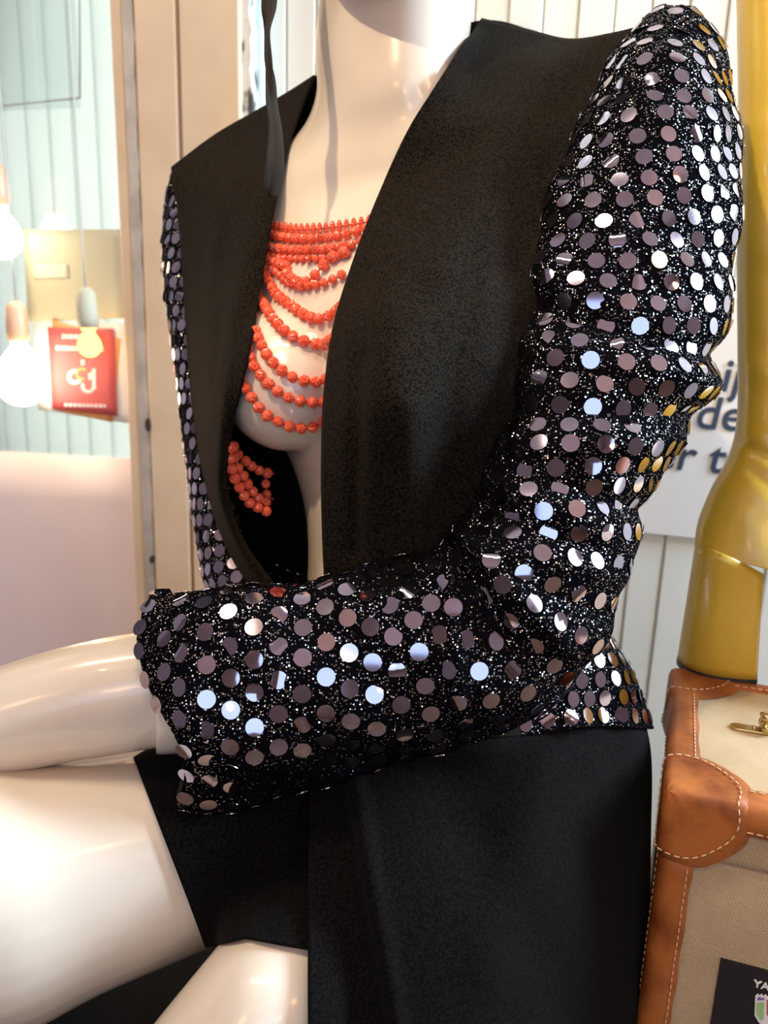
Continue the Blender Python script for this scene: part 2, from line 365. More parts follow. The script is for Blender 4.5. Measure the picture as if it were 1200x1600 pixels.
def sheet(name, pts, m, parent, off, thick=0.0006, bend=0.0, n=10):
    """paper with four corners given at their place on the pane (px, py) TL TR BR BL"""
    q = [wall_uv(x, y, off) for x, y in pts]; V = []
    for i in range(n):
        s = i/(n-1)
        for j in range(n):
            t = j/(n-1)
            u_ = (1-s)*((1-t)*q[0][0]+t*q[1][0])+s*((1-t)*q[3][0]+t*q[2][0]); z_ = (1-s)*((1-t)*q[0][1]+t*q[1][1])+s*((1-t)*q[3][1]+t*q[2][1])
            V.append(wp(u_, z_, off+bend*math.sin(s*math.pi)*math.sin(t*2.2)))
    return mesh(name, np.array(V), quads(n, n), m, parent, True, [SOL(thick, 0)])
BF = None
def text(name, s, size, m, parent, o, ex, ey, bold=0.0, shear=0.0, depth=0.0003, align='LEFT', mirror=False):
    """flat lettering at world point o, running along ex with ey up"""
    cu = bpy.data.curves.new(name, 'FONT'); cu.body = s; cu.size = size; cu.offset = bold*size; cu.shear = shear; cu.extrude = depth; cu.align_x = align; cu.resolution_u = 4
    t = bpy.data.objects.new(name, cu); COL.objects.link(t)
    dg = bpy.context.evaluated_depsgraph_get(); me = bpy.data.meshes.new_from_object(t.evaluated_get(dg)); 
    bpy.data.objects.remove(t)
    ex = np.asarray(ex, float); ex /= np.linalg.norm(ex); ey = np.asarray(ey, float); ey /= np.linalg.norm(ey); ez = np.cross(ex, ey)
    base = worldloc(parent)
    for v in me.vertices:
        c = v.co; xx = -c[0] if mirror else c[0]
        v.co = Vector(np.asarray(o)+ex*xx+ey*c[1]+ez*c[2]-base)
    if mirror: me.flip_normals()
    me.name = name; me.materials.clear(); return link(name, me, m, parent)
UPZ = np.array([0, 0, 1.0])
pk = sheet('pink_poster', [(-260, 690), (206, 717), (243, 1260), (-260, 1300)], 'pink', None, 0.016, 0.0008, 0.003)
tag(pk, 'large pale pink poster on the lower window glass, seen from its back', 'poster')
uu, zz = wall_uv(22, 1037, 0.0175); text('lettering', 'Y', 0.045, 'olive_light', pk, wp(uu, zz, 0.0185), DR, UPZ, 0.0, align='LEFT', mirror=True)
ol = empty('olive_card', wp(-.6, 1.3, .013), 'olive grey card on the window glass above the red flyer', 'card')
sheet('card', [(36, 359), (190, 358), (196, 497), (44, 503)], 'olive', ol, 0.0125)
sheet('label', [(52, 414), (107, 413), (108, 434), (53, 436)], 'olive_light', ol, 0.0135)
wf = tag(sheet('white_sheet', [(52, 505), (196, 504), (203, 662), (60, 640)], 'white', None, 0.0120), 'white sheet of paper behind the red flyer on the glass', 'paper')
of = tag(sheet('orange_flyer', [(82, 499), (188, 530), (176, 660), (84, 640)], 'orange', None, 0.0140), 'orange flyer peeping out behind the red flyer', 'flyer')
fl = empty('red_flyer', wp(-.55, 1.1, .016), 'red flyer with white logo stuck on the window glass', 'flyer')
sheet('paper', [(74, 511), (178, 514), (183, 650), (81, 639)], 'red', fl, 0.0165, 0.0005, 0.001)
for (s, px, py, sz) in (('NIEUWE', 158, 529, .0105), ('COLLECTIE', 164, 545, .0105), ('cadeaukaart', 164, 634, .008)):
    pass
def flat_poly(name, pts, m, parent, off, th=0.0004):
    q = [wall_uv(x, y, off) for x, y in pts]; n = len(q)
    V = [wp(a, b, off) for a, b in q]+[wp(a, b, off+th) for a, b in q]
    return mesh(name, np.array(V), [tuple(range(n-1, -1, -1)), tuple(range(n, 2*n))]+[(i, (i+1) % n, n+(i+1) % n, n+i) for i in range(n)], m, parent, False)
def arc_band(name, cx, cy, r, w, a0, a1, m, parent, off, n=14):
    a = np.radians(np.linspace(a0, a1, n))
    pts = [(cx+(r+w/2)*math.cos(t), cy-(r+w/2)*math.sin(t)) for t in a]+[(cx+(r-w/2)*math.cos(t), cy-(r-w/2)*math.sin(t)) for t in a[::-1]]
    q = [wall_uv(x, y, off) for x, y in pts]; k = len(q); V = [wp(u_, z_, o_) for o_ in (off, off+.0004) for u_, z_ in q]
    Fc = []
    for i in range(n-1):
        j0, j1 = i, i+1; k0, k1 = k-1-i, k-2-i
        Fc += [(j0, j1, k1, k0), (k+j0, k+k0, k+k1, k+j1), (j0, k+j0, k+j1, j1), (k0, k1, k+k1, k+k0)]
    return mesh(name, np.array(V), Fc, m, parent, False)
arc_band('logo_ring', 117, 589, 9, 5.5, 60, 330, 'print_white', fl, 0.0175)
arc_band('logo_ring', 128, 584, 8, 4.5, 40, 300, 'orange', fl, 0.0176)
arc_band('logo_ring', 138, 603, 9, 5, 150, 400, 'lilac', fl, 0.0175)
flat_poly('logo_bar', [(144, 576), (149, 576), (150, 608), (145, 608)], 'print_white', fl, 0.0178)
flat_poly('logo_bar', [(138, 584), (146, 580), (147, 590), (139, 594)], 'print_white', fl, 0.0178)
flat_poly('logo_dot', [(127, 562), (132, 562), (132, 570), (127, 570)], 'print_white', fl, 0.0178)
for row, (x0, x1, y0) in enumerate(((97, 146, 522), (88, 160, 540), (101, 164, 630))):     # blurred lines of small print
    x = x0
    while x < x1:
        w = random.uniform(3, 6); hgt = 7 if row < 2 else 5
        y = y0+(x-x0)*0.03
        flat_poly('small_print', [(x, y), (x+w, y), (x+w, y+hgt), (x, y+hgt)], 'print_white' if row < 2 else 'lilac', fl, 0.0178); x += w+1.8
# clear sign with a grey edge, upper left of the pane
sg = empty('clear_sign', wp(-.6, 1.5, .02), 'clear rectangular sign with thin grey edge in the upper left pane', 'sign')
q = [wall_uv(x, y, .018) for x, y in ((-120, 178), (125, 153), (124, -60))]
v1, f1 = wtube([wp(*q[0], .018), wp(*q[1], .018)], 0.0011, 6); v2, f2 = wtube([wp(*q[1], .018), wp(*q[2], .018)], 0.0011, 6)
mesh('edge', *join((v1, f1)), 'grey_line', sg); mesh('edge', *join((v2, f2)), 'grey_line', sg)
V, Fc = wbox(q[0][0], q[1][0], q[0][1], q[2][1], .0165, .0175); mesh('panel', V, Fc, 'glass', sg, False)

# solid glowing bulbs standing in for lamp reflections in the glass
def reflected_bulb(px, py, r, label, glow, sock, tilt=(0, 0), off=0.06, power=1.2):
    uu, zz = wall_uv(px, py, off); c = wp(uu, zz, off)
    root = empty('bulb_reflection', c, label, 'lamp', 'bulbs standing in for reflections in the window')
    n, k = 16, 14; V = []; prof = []
    for i in range(k):
        a = math.pi*i/(k-1); rr = r*math.sin(a); h = r*math.cos(a)
        if a < 1.0: h = h+r*0.55*(1-a/1.0)**1.3; rr = max(rr, 0.011*(1-a/1.3))
        prof.append((rr, h))
    for rr, h in prof:
        for j in range(n):
            b = 2*math.pi*j/n; V.append(c+np.array([rr*math.cos(b), rr*math.sin(b), h]))
    mesh('bulb', np.array(V), quads(k, n, True)+caps(k, n), glow, root)
    top = c+np.array([0, 0, r*1.5]); a = np.array([tilt[0], 0, 1.0])
    V, Fc = wtube([top, top+a*0.012, top+a*0.042, top+a*0.05], [0.013, 0.0145, 0.0125, 0.006], 14); mesh('socket', V, Fc, sock, root)
    V, Fc = wtube([top+a*0.048, top+a*0.10, (top+a*0.2)*[1, 1, 0]+[0, 0, 2.79]], 0.0012, 6); mesh('cord', V, Fc, 'wire', root)
    l = bpy.data.lights.new('bulb_light', 'POINT'); l.energy = power; l.color = (1, .66, .34); l.shadow_soft_size = r*1.1
    lo = bpy.data.objects.new('bulb_light', l); COL.objects.link(lo); lo.parent = root; lo.location = (0, 0, 0)
    return root
reflected_bulb(2, 372, 0.026, 'glowing stand-in for a bulb reflected in the glass at the left edge, higher of the three', 'bulb', 'peach', (0.02, 0))
reflected_bulb(34, 594, 0.034, 'glowing stand-in for a bulb reflected in the glass to the left of the red flyer', 'bulb', 'peach', (0, 0))
reflected_bulb(140, 540, 0.015, 'small amber stand-in for a bulb reflected over the red flyer', 'bulb_orange', 'olive', (-0.02, 0), 0.05, 0.5)

# white backlit notice with dark lettering, right
nb = empty('white_notice', wp(.4, 1.1, .006), 'white notice with dark lettering on the boards behind the yellow boot', 'notice')
ql = wall_uv(860, 455, .006); qr = wall_uv(1420, 455, .006); qb = wall_uv(1050, 838, .006)
V, Fc = wbox(ql[0], qr[0], qb[1], ql[1], .002, .006); mesh('sheet', V, Fc, 'white', nb, False, [BEV(.001, 1)])
for s, px, py, sz in (('bij', 1084, 608, 72), ('de', 1083, 668, 72), ('er ta', 1018, 730, 72)):
    uu, zz = wall_uv(px, py, .007); k = 0.9/F*sz
    text('lettering', s, k, 'print', nb, wp(uu, zz, .0068), DR, UPZ, 0.012, 0.12)

# ------------------------------------------------------------------ mannequin
def remesh(parts, voxel, smooth=6):
    V, Fc = join(*parts); me = bpy.data.meshes.new('tmp'); me.from_pydata([tuple(v) for v in V], [], Fc)
    bm = bmesh.new(); bm.from_mesh(me); bmesh.ops.recalc_face_normals(bm, faces=bm.faces); bm.to_mesh(me); bm.free()
    o = bpy.data.objects.new('tmp', me); COL.objects.link(o)
    md = o.modifiers.new('r', 'REMESH'); md.mode = 'VOXEL'; md.voxel_size = voxel; md.use_smooth_shade = True
    sm = o.modifiers.new('s', 'SMOOTH'); sm.factor = 0.5; sm.iterations = smooth
    dg = bpy.context.evaluated_depsgraph_get(); out = bpy.data.meshes.new_from_object(o.evaluated_get(dg)); bpy.data.objects.remove(o)
    return out
def ring_solid(spec, nu=60, nv=40, power=1.0):
    G = rings(spec, nu, nv, power); return toW(G).reshape(-1, 3), quads(nu, nv, True)+caps(nu, nv)
def ball(cx, cy, d, rx, ry, rd, n=20, k=14):
    V = []
    for i in range(k):
        a = math.pi*(i+.02)/(k-1+.04)
        for j in range(n):
            b = 2*math.pi*j/n; V.append(P(cx+rx*math.sin(a)*math.cos(b), cy-ry*math.cos(a), d-rd*math.sin(a)*math.sin(b)))
    return np.array(V), quads(k, n, True)+caps(k, n)
torso_spec = [((622, -110, .575), (-108, 10, .03), (-30, 0, -.052)),
    ((619, -20, .575), (-116, 12, .03), (-30, 0, -.055)),
    ((614, 60, .575), (-118, 14, .03), (-30, 5, -.055)),
    ((611, 125, .577), (-113, 18, .032), (-30, 12, -.055)),
    ((612, 172, .584), (-140, 30, .04), (-38, 25, -.053)),
    ((615, 215, .590), (-215, 50, .058), (-48, 32, -.055)),
    ((620, 262, .595), (-270, 62, .07), (-58, 30, -.058)),
    ((620, 330, .597), (-275, 62, .075), (-68, 22, -.072)),
    ((615, 430, .595), (-262, 50, .072), (-76, 15, -.092)),
    ((610, 560, .592), (-208, 35, .062), (-80, 10, -.092)),
    ((613, 690, .588), (-152, 22, .05), (-58, 5, -.080)),
    ((620, 790, .582), (-133, 15, .045), (-52, 0, -.074)),
    ((630, 900, .573), (-142, 15, .05), (-50, 0, -.080)),
    ((650, 1050, .565), (-180, 20, .06), (-70, 0, -.095)),
    ((670, 1180, .56), (-180, 20, .06), (-70, 0, -.09))]
thigh_r = [(590, 1170, .565, 140), (430, 1265, .530, 158), (265, 1330, .505, 165), (110, 1372, .485, 188), (-30, 1410, .468, 217), (-220, 1470, .450, 208), (-330, 1560, .435, 150)]
shin_r = [(-300, 1530, .437, 150), (-340, 1700, .44, 135), (-350, 2000, .455, 125)]
thigh_l = [(720, 1200, .545, 150), (610, 1380, .505, 155), (525, 1488, .462, 148), (443, 1588, .432, 150), (330, 1728, .42, 150), (220, 1870, .40, 140)]
body_parts = [ring_solid(torso_spec, 90, 48), ball(452, 588, .552, 112, 118, .053), ball(640, 560, .480, 125, 128, .056),
    ring_solid(tube_spec(thigh_r), 50, 32), ring_solid(tube_spec(shin_r), 20, 28), ring_solid(tube_spec(thigh_l), 50, 32),
    ball(600, -190, .575, 140, 165, .085), ball(600, -108, .528, 115, 85, .06)]
man = empty('mannequin', P(640, 1350, .56), 'glossy cream seated shop mannequin dressed in black and sequins', 'mannequin')
bme = remesh(body_parts, 0.003, 8)
bv = [np.array(v.co) for v in bme.vertices]; bf = [tuple(p.vertices) for p in bme.polygons]
body = mesh('body', bv, bf, 'plastic', man)
BVH = BVHTree.FromPolygons([Vector(v) for v in bv], bf)
def on_body(px, py, lift, dmax=None):
    r = ray(px, py); h = BVH.ray_cast(Vector(CAM), Vector(r))
    if h[0] is None: return None
    return np.array(h[0])+np.array(h[1])*lift
def over_body(Wp, clear=0.006, mask=None, spread=12):
    """lift cloth that dips into the body outwards along the line of sight, smoothly"""
    nu, nv = Wp.shape[:2]; D = np.zeros((nu, nv)); ln = np.linalg.norm(Wp-CAM, axis=-1)
    for i in range(nu):
        for j in range(nv):
            if mask is not None and not mask[i, j]: continue
            h = BVH.ray_cast(Vector(CAM), Vector((Wp[i, j]-CAM)/ln[i, j]))
            if h[0] is not None: D[i, j] = max(0, ln[i, j]-(h[3]-clear))
    D0 = D.copy()
    for _ in range(spread):
        p = np.pad(D, 1, mode='edge'); D = np.maximum(D0, (p[:-2, 1:-1]+p[2:, 1:-1]+p[1:-1, :-2]+p[1:-1, 2:])/4)
    return CAM+(Wp-CAM)*(1-D/ln)[..., None]
# near forearm and hand, detachable at the sleeve
fore = [(242, 1076, .474, 92), (225, 1079, .473, 92), (160, 1090, .470, 92), (80, 1107, .466, 88), (0, 1129, .462, 83), (-90, 1158, .458, 74), (-170, 1186, .454, 66), (-220, 1204, .452, 64)]
fp = [ring_solid(tube_spec(fore, 0.92), 40, 32)]
fp.append(ring_solid([((-200, 1200, .452), (8, -62, 0), (0, 0, -.022)), ((-260, 1225, .450), (10, -78, 0), (0, 0, -.016)), ((-330, 1255, .448), (12, -80, 0), (0, 0, -.014)), ((-380, 1280, .448), (12, -72, 0), (0, 0, -.011))], 16, 24))
for k, (dy, ln) in enumerate(((-52, 150), (-18, 175), (16, 165), (48, 130))):
    x0, y0 = -360+k*4, 1272+dy
    fp.append(ring_solid(tube_spec([(x0, y0, .448, 20), (x0-ln*.45, y0+ln*.22, .447, 18), (x0-ln*.8, y0+ln*.52, .448, 16), (x0-ln, y0+ln*.75, .450, 10)]), 14, 12))
fp.append(ring_solid(tube_spec([(-250, 1175, .446, 26), (-310, 1160, .438, 22), (-370, 1175, .432, 18), (-400, 1190, .430, 11)]), 14, 12))
fm = remesh(fp, 0.002, 5)
mesh('forearm', [np.array(v.co) for v in fm.vertices], [tuple(p.vertices) for p in fm.polygons], 'plastic', man)
G = rings([((246, 1084, .474), (0, -88, 0), (0, 0, -.030)), ((248, 1084, .474), (0, -95, 0), (0, 0, -.033)), ((300, 1080, .474), (0, -95, 0), (0, 0, -.033)), ((420, 1070, .474), (0, -86, 0), (0, 0, -.030))], 24, 36)
mesh('arm_joint', toW(G).reshape(-1, 3), quads(24, 36, True)+caps(24, 36), 'plastic', man)

# ------------------------------------------------------------------ jacket
jac = empty('jacket', P(640, 1140, .52), 'black open jacket with sequin covered sleeves worn by the mannequin', 'jacket')
def gauss_line(px, py, a, b, w):
    """bell across the segment a-b, in frame units"""
    a = np.array(a, float); b = np.array(b, float); v = b-a; L = np.dot(v, v)
    t = np.clip(((px-a[0])*v[0]+(py-a[1])*v[1])/L, 0, 1); dx = px-a[0]-t*v[0]; dy = py-a[1]-t*v[1]
    return np.exp(-(dx*dx+dy*dy)/(w*w))
def panel(name, C, nu, nv, folds, m, parent, th=0.0018, lift=0.006):
    G = grid_pts(C, nu, nv)
    for a, b, w, amp in folds: G[..., 2] += amp*gauss_line(G[..., 0], G[..., 1], a, b, w)
    Wp = over_body(toW(G), lift) if lift else toW(G)
    o = mesh(name, Wp.reshape(-1, 3), quads(nu, nv), m, parent, True, [SOL(th, 0)])
    return o, Wp
# front panel of the near side: rows down, columns lapel edge -> side seam
near_front = [
 [(752, 30, .585), (820, 46, .580), (890, 62, .570), (960, 52, .545), (1015, 38, .520)],
 [(700, 105, .560), (770, 112, .545), (850, 120, .535), (930, 125, .525), (995, 110, .515)],
 [(640, 200, .532), (720, 205, .512), (800, 210, .500), (890, 215, .500), (960, 200, .510)],
 [(590, 310, .505), (670, 310, .482), (760, 310, .472), (850, 310, .480), (940, 310, .508)],
 [(552, 410, .480), (635, 410, .450), (725, 410, .446), (830, 410, .462), (930, 410, .505)],
 [(522, 510, .458), (605, 510, .420), (700, 510, .424), (810, 510, .450), (920, 510, .505)],
 [(507, 620, .448), (590, 620, .408), (690, 620, .418), (800, 620, .450), (900, 620, .505)],
 [(503, 740, .452), (585, 740, .428), (680, 740, .438), (790, 740, .465), (890, 740, .510)],
 [(505, 860, .462), (585, 860, .450), (680, 860, .455), (780, 860, .475), (880, 860, .515)],
 [(512, 1000, .478), (590, 1000, .472), (690, 1000, .475), (780, 1000, .485), (880, 1000, .52)],
 [(520, 1150, .480), (600, 1150, .475), (700, 1150, .475), (790, 1150, .485), (880, 1140, .52)]]
folds = [((840, 110), (690, 420), 34, -.006), ((900, 130), (800, 420), 30, .006), ((720, 90), (620, 330), 30, .003), ((565, 560), (555, 860), 14, .006), ((640, 640), (650, 900), 26, -.005), ((705, 560), (690, 900), 24, .004), ((770, 340), (760, 560), 22, -.003)]
_, Wn = panel('front_panel', near_front, 120, 60, folds, 'crepe', jac, lift=0.011)
far_front = [
 [(492, 118, .635), (450, 145, .650), (395, 177, .662), (335, 212, .670), (268, 262, .668)],
 [(470, 172, .618), (430, 195, .628), (385, 220, .640), (330, 250, .650), (270, 285, .660)],
 [(449, 235, .590), (415, 250, .595), (375, 270, .612), (325, 292, .632), (276, 315, .655)],
 [(432, 310, .562), (400, 322, .568), (362, 335, .590), (318, 345, .622), (281, 355, .652)],
 [(412, 420, .540), (382, 430, .540), (350, 438, .566), (315, 444, .606), (288, 450, .645)],
 [(395, 520, .525), (368, 526, .518), (340, 530, .548), (312, 535, .596), (293, 540, .640)],
 [(374, 620, .520), (352, 624, .512), (332, 628, .540), (314, 632, .588), (301, 636, .635)],
 [(357, 700, .525), (344, 706, .520), (331, 712, .543), (320, 716, .585), (313, 720, .630)],
 [(356, 770, .540), (347, 776, .532), (340, 782, .548), (334, 788, .585), (330, 792, .625)],
 [(378, 840, .548), (371, 842, .542), (364, 846, .556), (356, 850, .590), (350, 852, .622)],
 [(425, 908, .550), (412, 908, .548), (400, 910, .560), (390, 912, .590), (384, 914, .615)],
 [(500, 1000, .545), (490, 1000, .545), (478, 1000, .56), (466, 1000, .585), (455, 1000, .61)]]
folds = [((430, 210), (330, 470), 22, .003), ((350, 480), (335, 700), 9, .003), ((345, 300), (318, 560), 12, -.003)]
_, Wff = panel('front_panel', far_front, 110, 44, folds, 'crepe', jac, lift=0.012)
back = [
 [(1015, 40, .522), (890, 66, .574), (762, 32, .612), (630, 70, .640), (500, 116, .652), (400, 178, .672), (272, 262, .675)],
 [(1000, 200, .545), (960, 200, .620), (800, 200, .660), (640, 200, .690), (500, 220, .70), (400, 250, .70), (290, 320, .68)],
 [(960, 450, .545), (940, 450, .610), (800, 450, .665), (640, 450, .70), (500, 450, .71), (410, 470, .695), (315, 500, .655)],
 [(920, 700, .530), (910, 700, .590), (800, 700, .645), (640, 700, .675), (510, 700, .68), (430, 710, .665), (345, 720, .64)],
 [(900, 900, .525), (900, 900, .585), (800, 900, .63), (650, 900, .655), (540, 900, .655), (470, 900, .64), (400, 900, .615)],
 [(900, 1130, .525), (980, 1130, .58), (880, 1130, .64), (700, 1130, .665), (570, 1130, .655), (500, 1130, .63), (450, 1080, .60)]]
panel('back_panel', back, 60, 60, [], 'crepe', jac, lift=False)

# sleeves: (inner/top silhouette, outer/bottom silhouette, depth, half depth)
near_sleeve = [((1038, 12), (1082, 10), .522, .012), ((1000, 36), (1110, 44), .518, .028), ((955, 96), (1134, 92), .510, .040), ((908, 195), (1149, 185), .502, .047),
 ((853, 318), (1157, 300), .494, .051), ((822, 432), (1147, 440), .487, .052), ((806, 520), (1134, 535), .480, .052), ((786, 620), (1099, 640), .473, .051),
 ((752, 735), (1037, 722), .467, .049), ((722, 825), (1004, 815), .462, .048), ((704, 852), (972, 905), .458, .047), ((697, 856), (949, 1000), .455, .046),
 ((690, 858), (880, 1085), .453, .045), ((672, 860), (790, 1146), .452, .044), ((636, 868), (700, 1170), .452, .043), ((580, 886), (600, 1197), .453, .043),
 ((500, 908), (500, 1226), .454, .044), ((410, 918), (410, 1253), .455, .045), ((330, 925), (335, 1266), .456, .045), ((290, 926), (292, 1272), .457, .045), ((262, 926), (281, 1274), .459, .044)]
far_sleeve = [((300, 245), (272, 262), .690, .010), ((335, 262), (261, 300), .690, .026), ((338, 350), (255, 352), .688, .032), ((345, 410), (254, 410), .684, .034), ((350, 500), (263, 500), .676, .035),
 ((358, 600), (277, 600), .667, .035), ((368, 700), (288, 700), .657, .034), ((384, 790), (299, 790), .647, .034), ((402, 850), (311, 868), .637, .034), ((440, 890), (328, 925), .625, .034), ((500, 905), (400, 985), .60, .034), ((560, 915), (520, 1000), .57, .034)]
RIM = np.array([(926, 244), (955, 223), (1000, 215), (1060, 227), (1115, 254), (1165, 284), (1220, 288), (1274, 281)], float)
def sleeve_grid(spec, nu, nv, rim):
    rs = []
    for a, b, d, r in spec:
        a = np.array(a, float); b = np.array(b, float); c = (a+b)/2; h = (a-b)/2
        rs.append(((c[0], c[1], d), (h[0], h[1], 0), (0, 0, -r)))
    G = rings(rs, nu, nv, 0.93)
    if rim:
        for i in range(nu):
            w = np.clip((i/(nu-1)*(len(spec)-1)-(len(spec)-2.15))/1.15, 0, 1)
            if w <= 0: continue
            w = w*w*(3-2*w) if w < 1 else 1
            x = np.interp(G[i, :, 1], RIM[:, 0], RIM[:, 1]); nearside = np.arange(nv) <= nv//2
            dx = np.where(nearside, x-G[i, :, 0], (x-G[i, :, 0])*0.35)*w
            G[i, :, 0] += dx; G[i, :, 2] += np.where(nearside, np.maximum(0, -dx)*0.00042, 0)
    return G
def wrinkle_near(Wp, N, G):
    px, py = G[..., 0], G[..., 1]; f = np.zeros(px.shape)
    for a, b, w, amp in (((830, 470), (1140, 560), 20, -.006), ((820, 540), (1120, 600), 18, .004), ((800, 640), (1090, 650), 20, -.005), ((840, 700), (1060, 690), 16, .004),
        ((790, 730), (1010, 800), 18, -.005), ((720, 850), (960, 900), 22, .004), ((760, 790), (930, 860), 16, -.004), ((712, 850), (800, 1010), 15, -.006), ((735, 855), (880, 1010), 16, .004), ((700, 860), (720, 1120), 12, .004),
        ((690, 870), (560, 930), 14, -.003), ((600, 930), (330, 960), 30, .002), ((1000, 170), (1110, 200), 24, .004), ((950, 330), (1120, 390), 26, -.003), ((860, 930), (940, 960), 16, -.003)):
        f += amp*gauss_line(px, py, a, b, w)
    X = Wp*55; f += 0.0012*(np.sin(X[..., 0]*1.3+X[..., 2]*2.1)+np.sin(X[..., 1]*1.9-X[..., 2]*1.4+1))
    return Wp+N*f[..., None]
def normals(Wp):
    du = np.gradient(Wp, axis=0); dv = (np.roll(Wp, -1, 1)-np.roll(Wp, 1, 1))
    n = np.cross(dv, du); n /= np.linalg.norm(n, axis=-1, keepdims=True)+1e-12
    c = Wp.mean(1, keepdims=True); s = np.sign(((Wp-c)*n).sum(-1, keepdims=True).mean(1, keepdims=True)); s[s == 0] = 1
    return n*s
def scatter(Wp, N, wrap, row=0.0133, pitch=0.0163, mind=0.0104, jit=0.10, base=None):
    """sequin centres and normals in offset rows over a surface grid"""
    L = np.concatenate([[0], np.cumsum(np.linalg.norm(np.diff(Wp.mean(1), axis=0), axis=1))]) if wrap else np.concatenate([[0], np.cumsum(np.linalg.norm(np.diff(Wp, axis=0), axis=-1).mean(1))])
    out = []; pts = np.zeros((0, 3)); s = 0.004; k = 0
    while s < L[-1]-0.002:
        f = np.interp(s, L, np.arange(len(L))); i = int(min(f, len(L)-2)); t = f-i
        ring = Wp[i]*(1-t)+Wp[i+1]*t; rn = N[i]*(1-t)+N[i+1]*t
        if wrap: ring = np.vstack([ring, ring[:1]]); rn = np.vstack([rn, rn[:1]])
        c = np.concatenate([[0], np.cumsum(np.linalg.norm(np.diff(ring, axis=0), axis=1))])
        n = max(2, int(c[-1]/pitch)); st = c[-1]/n
        for j in range(n):
            q = (j+0.5*(k % 2)+0.25)*st+random.gauss(0, jit)*pitch*0.35
            q = min(max(q, 0), c[-1])
            p = np.array([np.interp(q, c, ring[:, a]) for a in range(3)]); m_ = np.array([np.interp(q, c, rn[:, a]) for a in range(3)])
            if len(pts) and np.min(np.linalg.norm(pts-p, axis=1)) < mind: continue
            pts = np.vstack([pts, p]); out.append((p, m_/np.linalg.norm(m_)))
        s += row; k += 1
    return out
def smesh(kind):
    n = 16; r = 0.0046; V = [(0, 0, 0)]; 
    for q in (0.55, 1.0):
        for j in range(n): V.append((r*q*math.cos(2*math.pi*j/n), r*q*math.sin(2*math.pi*j/n), 0))
    V = np.array(V); rr = (V[:, 0]**2+V[:, 1]**2)/r**2
    if kind == 1: V[:, 2] = -0.00020*rr
    elif kind == 2: V[:, 2] = -0.0011*(V[:, 0]/r)**2
    elif kind == 3: V[:, 2] = 0.00035*rr
    else: V[:, 2] = -0.00002*rr
    Fc = [(0, 1+j, 1+(j+1) % n) for j in range(n)]+[(1+j, 1+n+j, 1+n+(j+1) % n, 1+(j+1) % n) for j in range(n)]
    # rim turned down so the disc has thickness
    k = len(V); E0 = V[1+n:].copy(); E = E0.copy(); E[:, 2] -= 0.00025; V = np.vstack([V, E0, E])
    Fc += [(k+j, k+n+j, k+n+(j+1) % n, k+(j+1) % n) for j in range(n)]
    return V, Fc
SEQV = [smesh(k) for k in range(4)]
SEQM = []
for V, Fc in SEQV:
    me = bpy.data.meshes.new('sequin'); me.from_pydata([tuple(v) for v in V], [], Fc); me.polygons.foreach_set('use_smooth', [i < 32 for i in range(len(Fc))]); me.materials.append(MS['sequin']); SEQM.append(me)
cands = []
def add_sequins(part, lst, lift=0.0012):
    for p, n in lst:
        wild = random.random()
        sg_ = 0.045 if wild < 0.86 else 0.16
        m_ = n+np.array([random.gauss(0, sg_) for _ in range(3)]); m_ /= np.linalg.norm(m_)
        c = p+n*lift; v = CAM-c; d = np.linalg.norm(v); sc = max(0, np.dot(n, v/d))/d**2
        kind = random.choices([0, 1, 2, 3], [0.74, 0.10, 0.10, 0.06])[0]
        cands.append((sc, part, c, m_, kind))
def rot_to(n):
    q = Vector((0, 0, 1)).rotation_difference(Vector(n)); return q @ Quaternion((0, 0, 1), random.uniform(0, 6.28))
def build_sleeve(spec, nu, nv, rim, wr):
    G = sleeve_grid(spec, nu, nv, rim); Wp = toW(G); N = normals(Wp)
    if wr: Wp = wrinkle_near(Wp, N, G); N = normals(Wp)
    o = mesh('sleeve', Wp.reshape(-1, 3), quads(nu, nv, True), 'glitter', jac, True, [SOL(0.0012, 0)])
    return o, Wp, N
sl, Wp, N = build_sleeve(near_sleeve, 200, 96, True, True); 
near_list = scatter(Wp, N, True)
i0 = int((len(near_sleeve)-2.15)/(len(near_sleeve)-1)*199); acc = 0
for fr in (0.45, 0.85):                          # the flap of the cuff that turns round the wrist
    for j in range(1, 48):
        w_ = np.linalg.norm(Wp[199, j]-Wp[i0, j]); im = int(i0+(199-i0)*fr)
        if w_ < (0.012 if fr < .6 else .019): continue
        p = Wp[im, j]
        if min(np.linalg.norm(p-q[0]) for q in near_list) > 0.0122: near_list.append((p, N[im, j]))
add_sequins(sl, near_list)
if True:
    # raw hem: dark band turned inside the cuff, with frayed threads
    H = []
    for j in range(97):
        p = Wp[-1, j % 96]; c = Wp[-1].mean(0); H.append((p, p+(c-p)*0.10))
    V = np.array([q for h in H for q in h]); mesh('cuff_hem', V, [(2*i, 2*i+1, 2*i+3, 2*i+2) for i in range(96)], 'lining', sl, True, [SOL(0.0012, 0)])
    tf = []
    for j in range(150):
        p = Wp[-1, random.randrange(96)] if j < 110 else Wp[random.randrange(12, 188), random.choice((0, 48))]
        q = p+np.array([random.gauss(0, .0011) for _ in range(3)]); r_ = q+np.array([random.gauss(0, .0009) for _ in range(3)])
        tf.append(wtube([p, q, r_], 0.00016, 3))
    tag(mesh('frayed_threads', *join(*tf), 'lining', sl), kind='stuff')
sf, Wf, Nf = build_sleeve(far_sleeve, 110, 56, False, False); add_sequins(sf, scatter(Wf, Nf, True, 0.0125, 0.0115, 0.009))
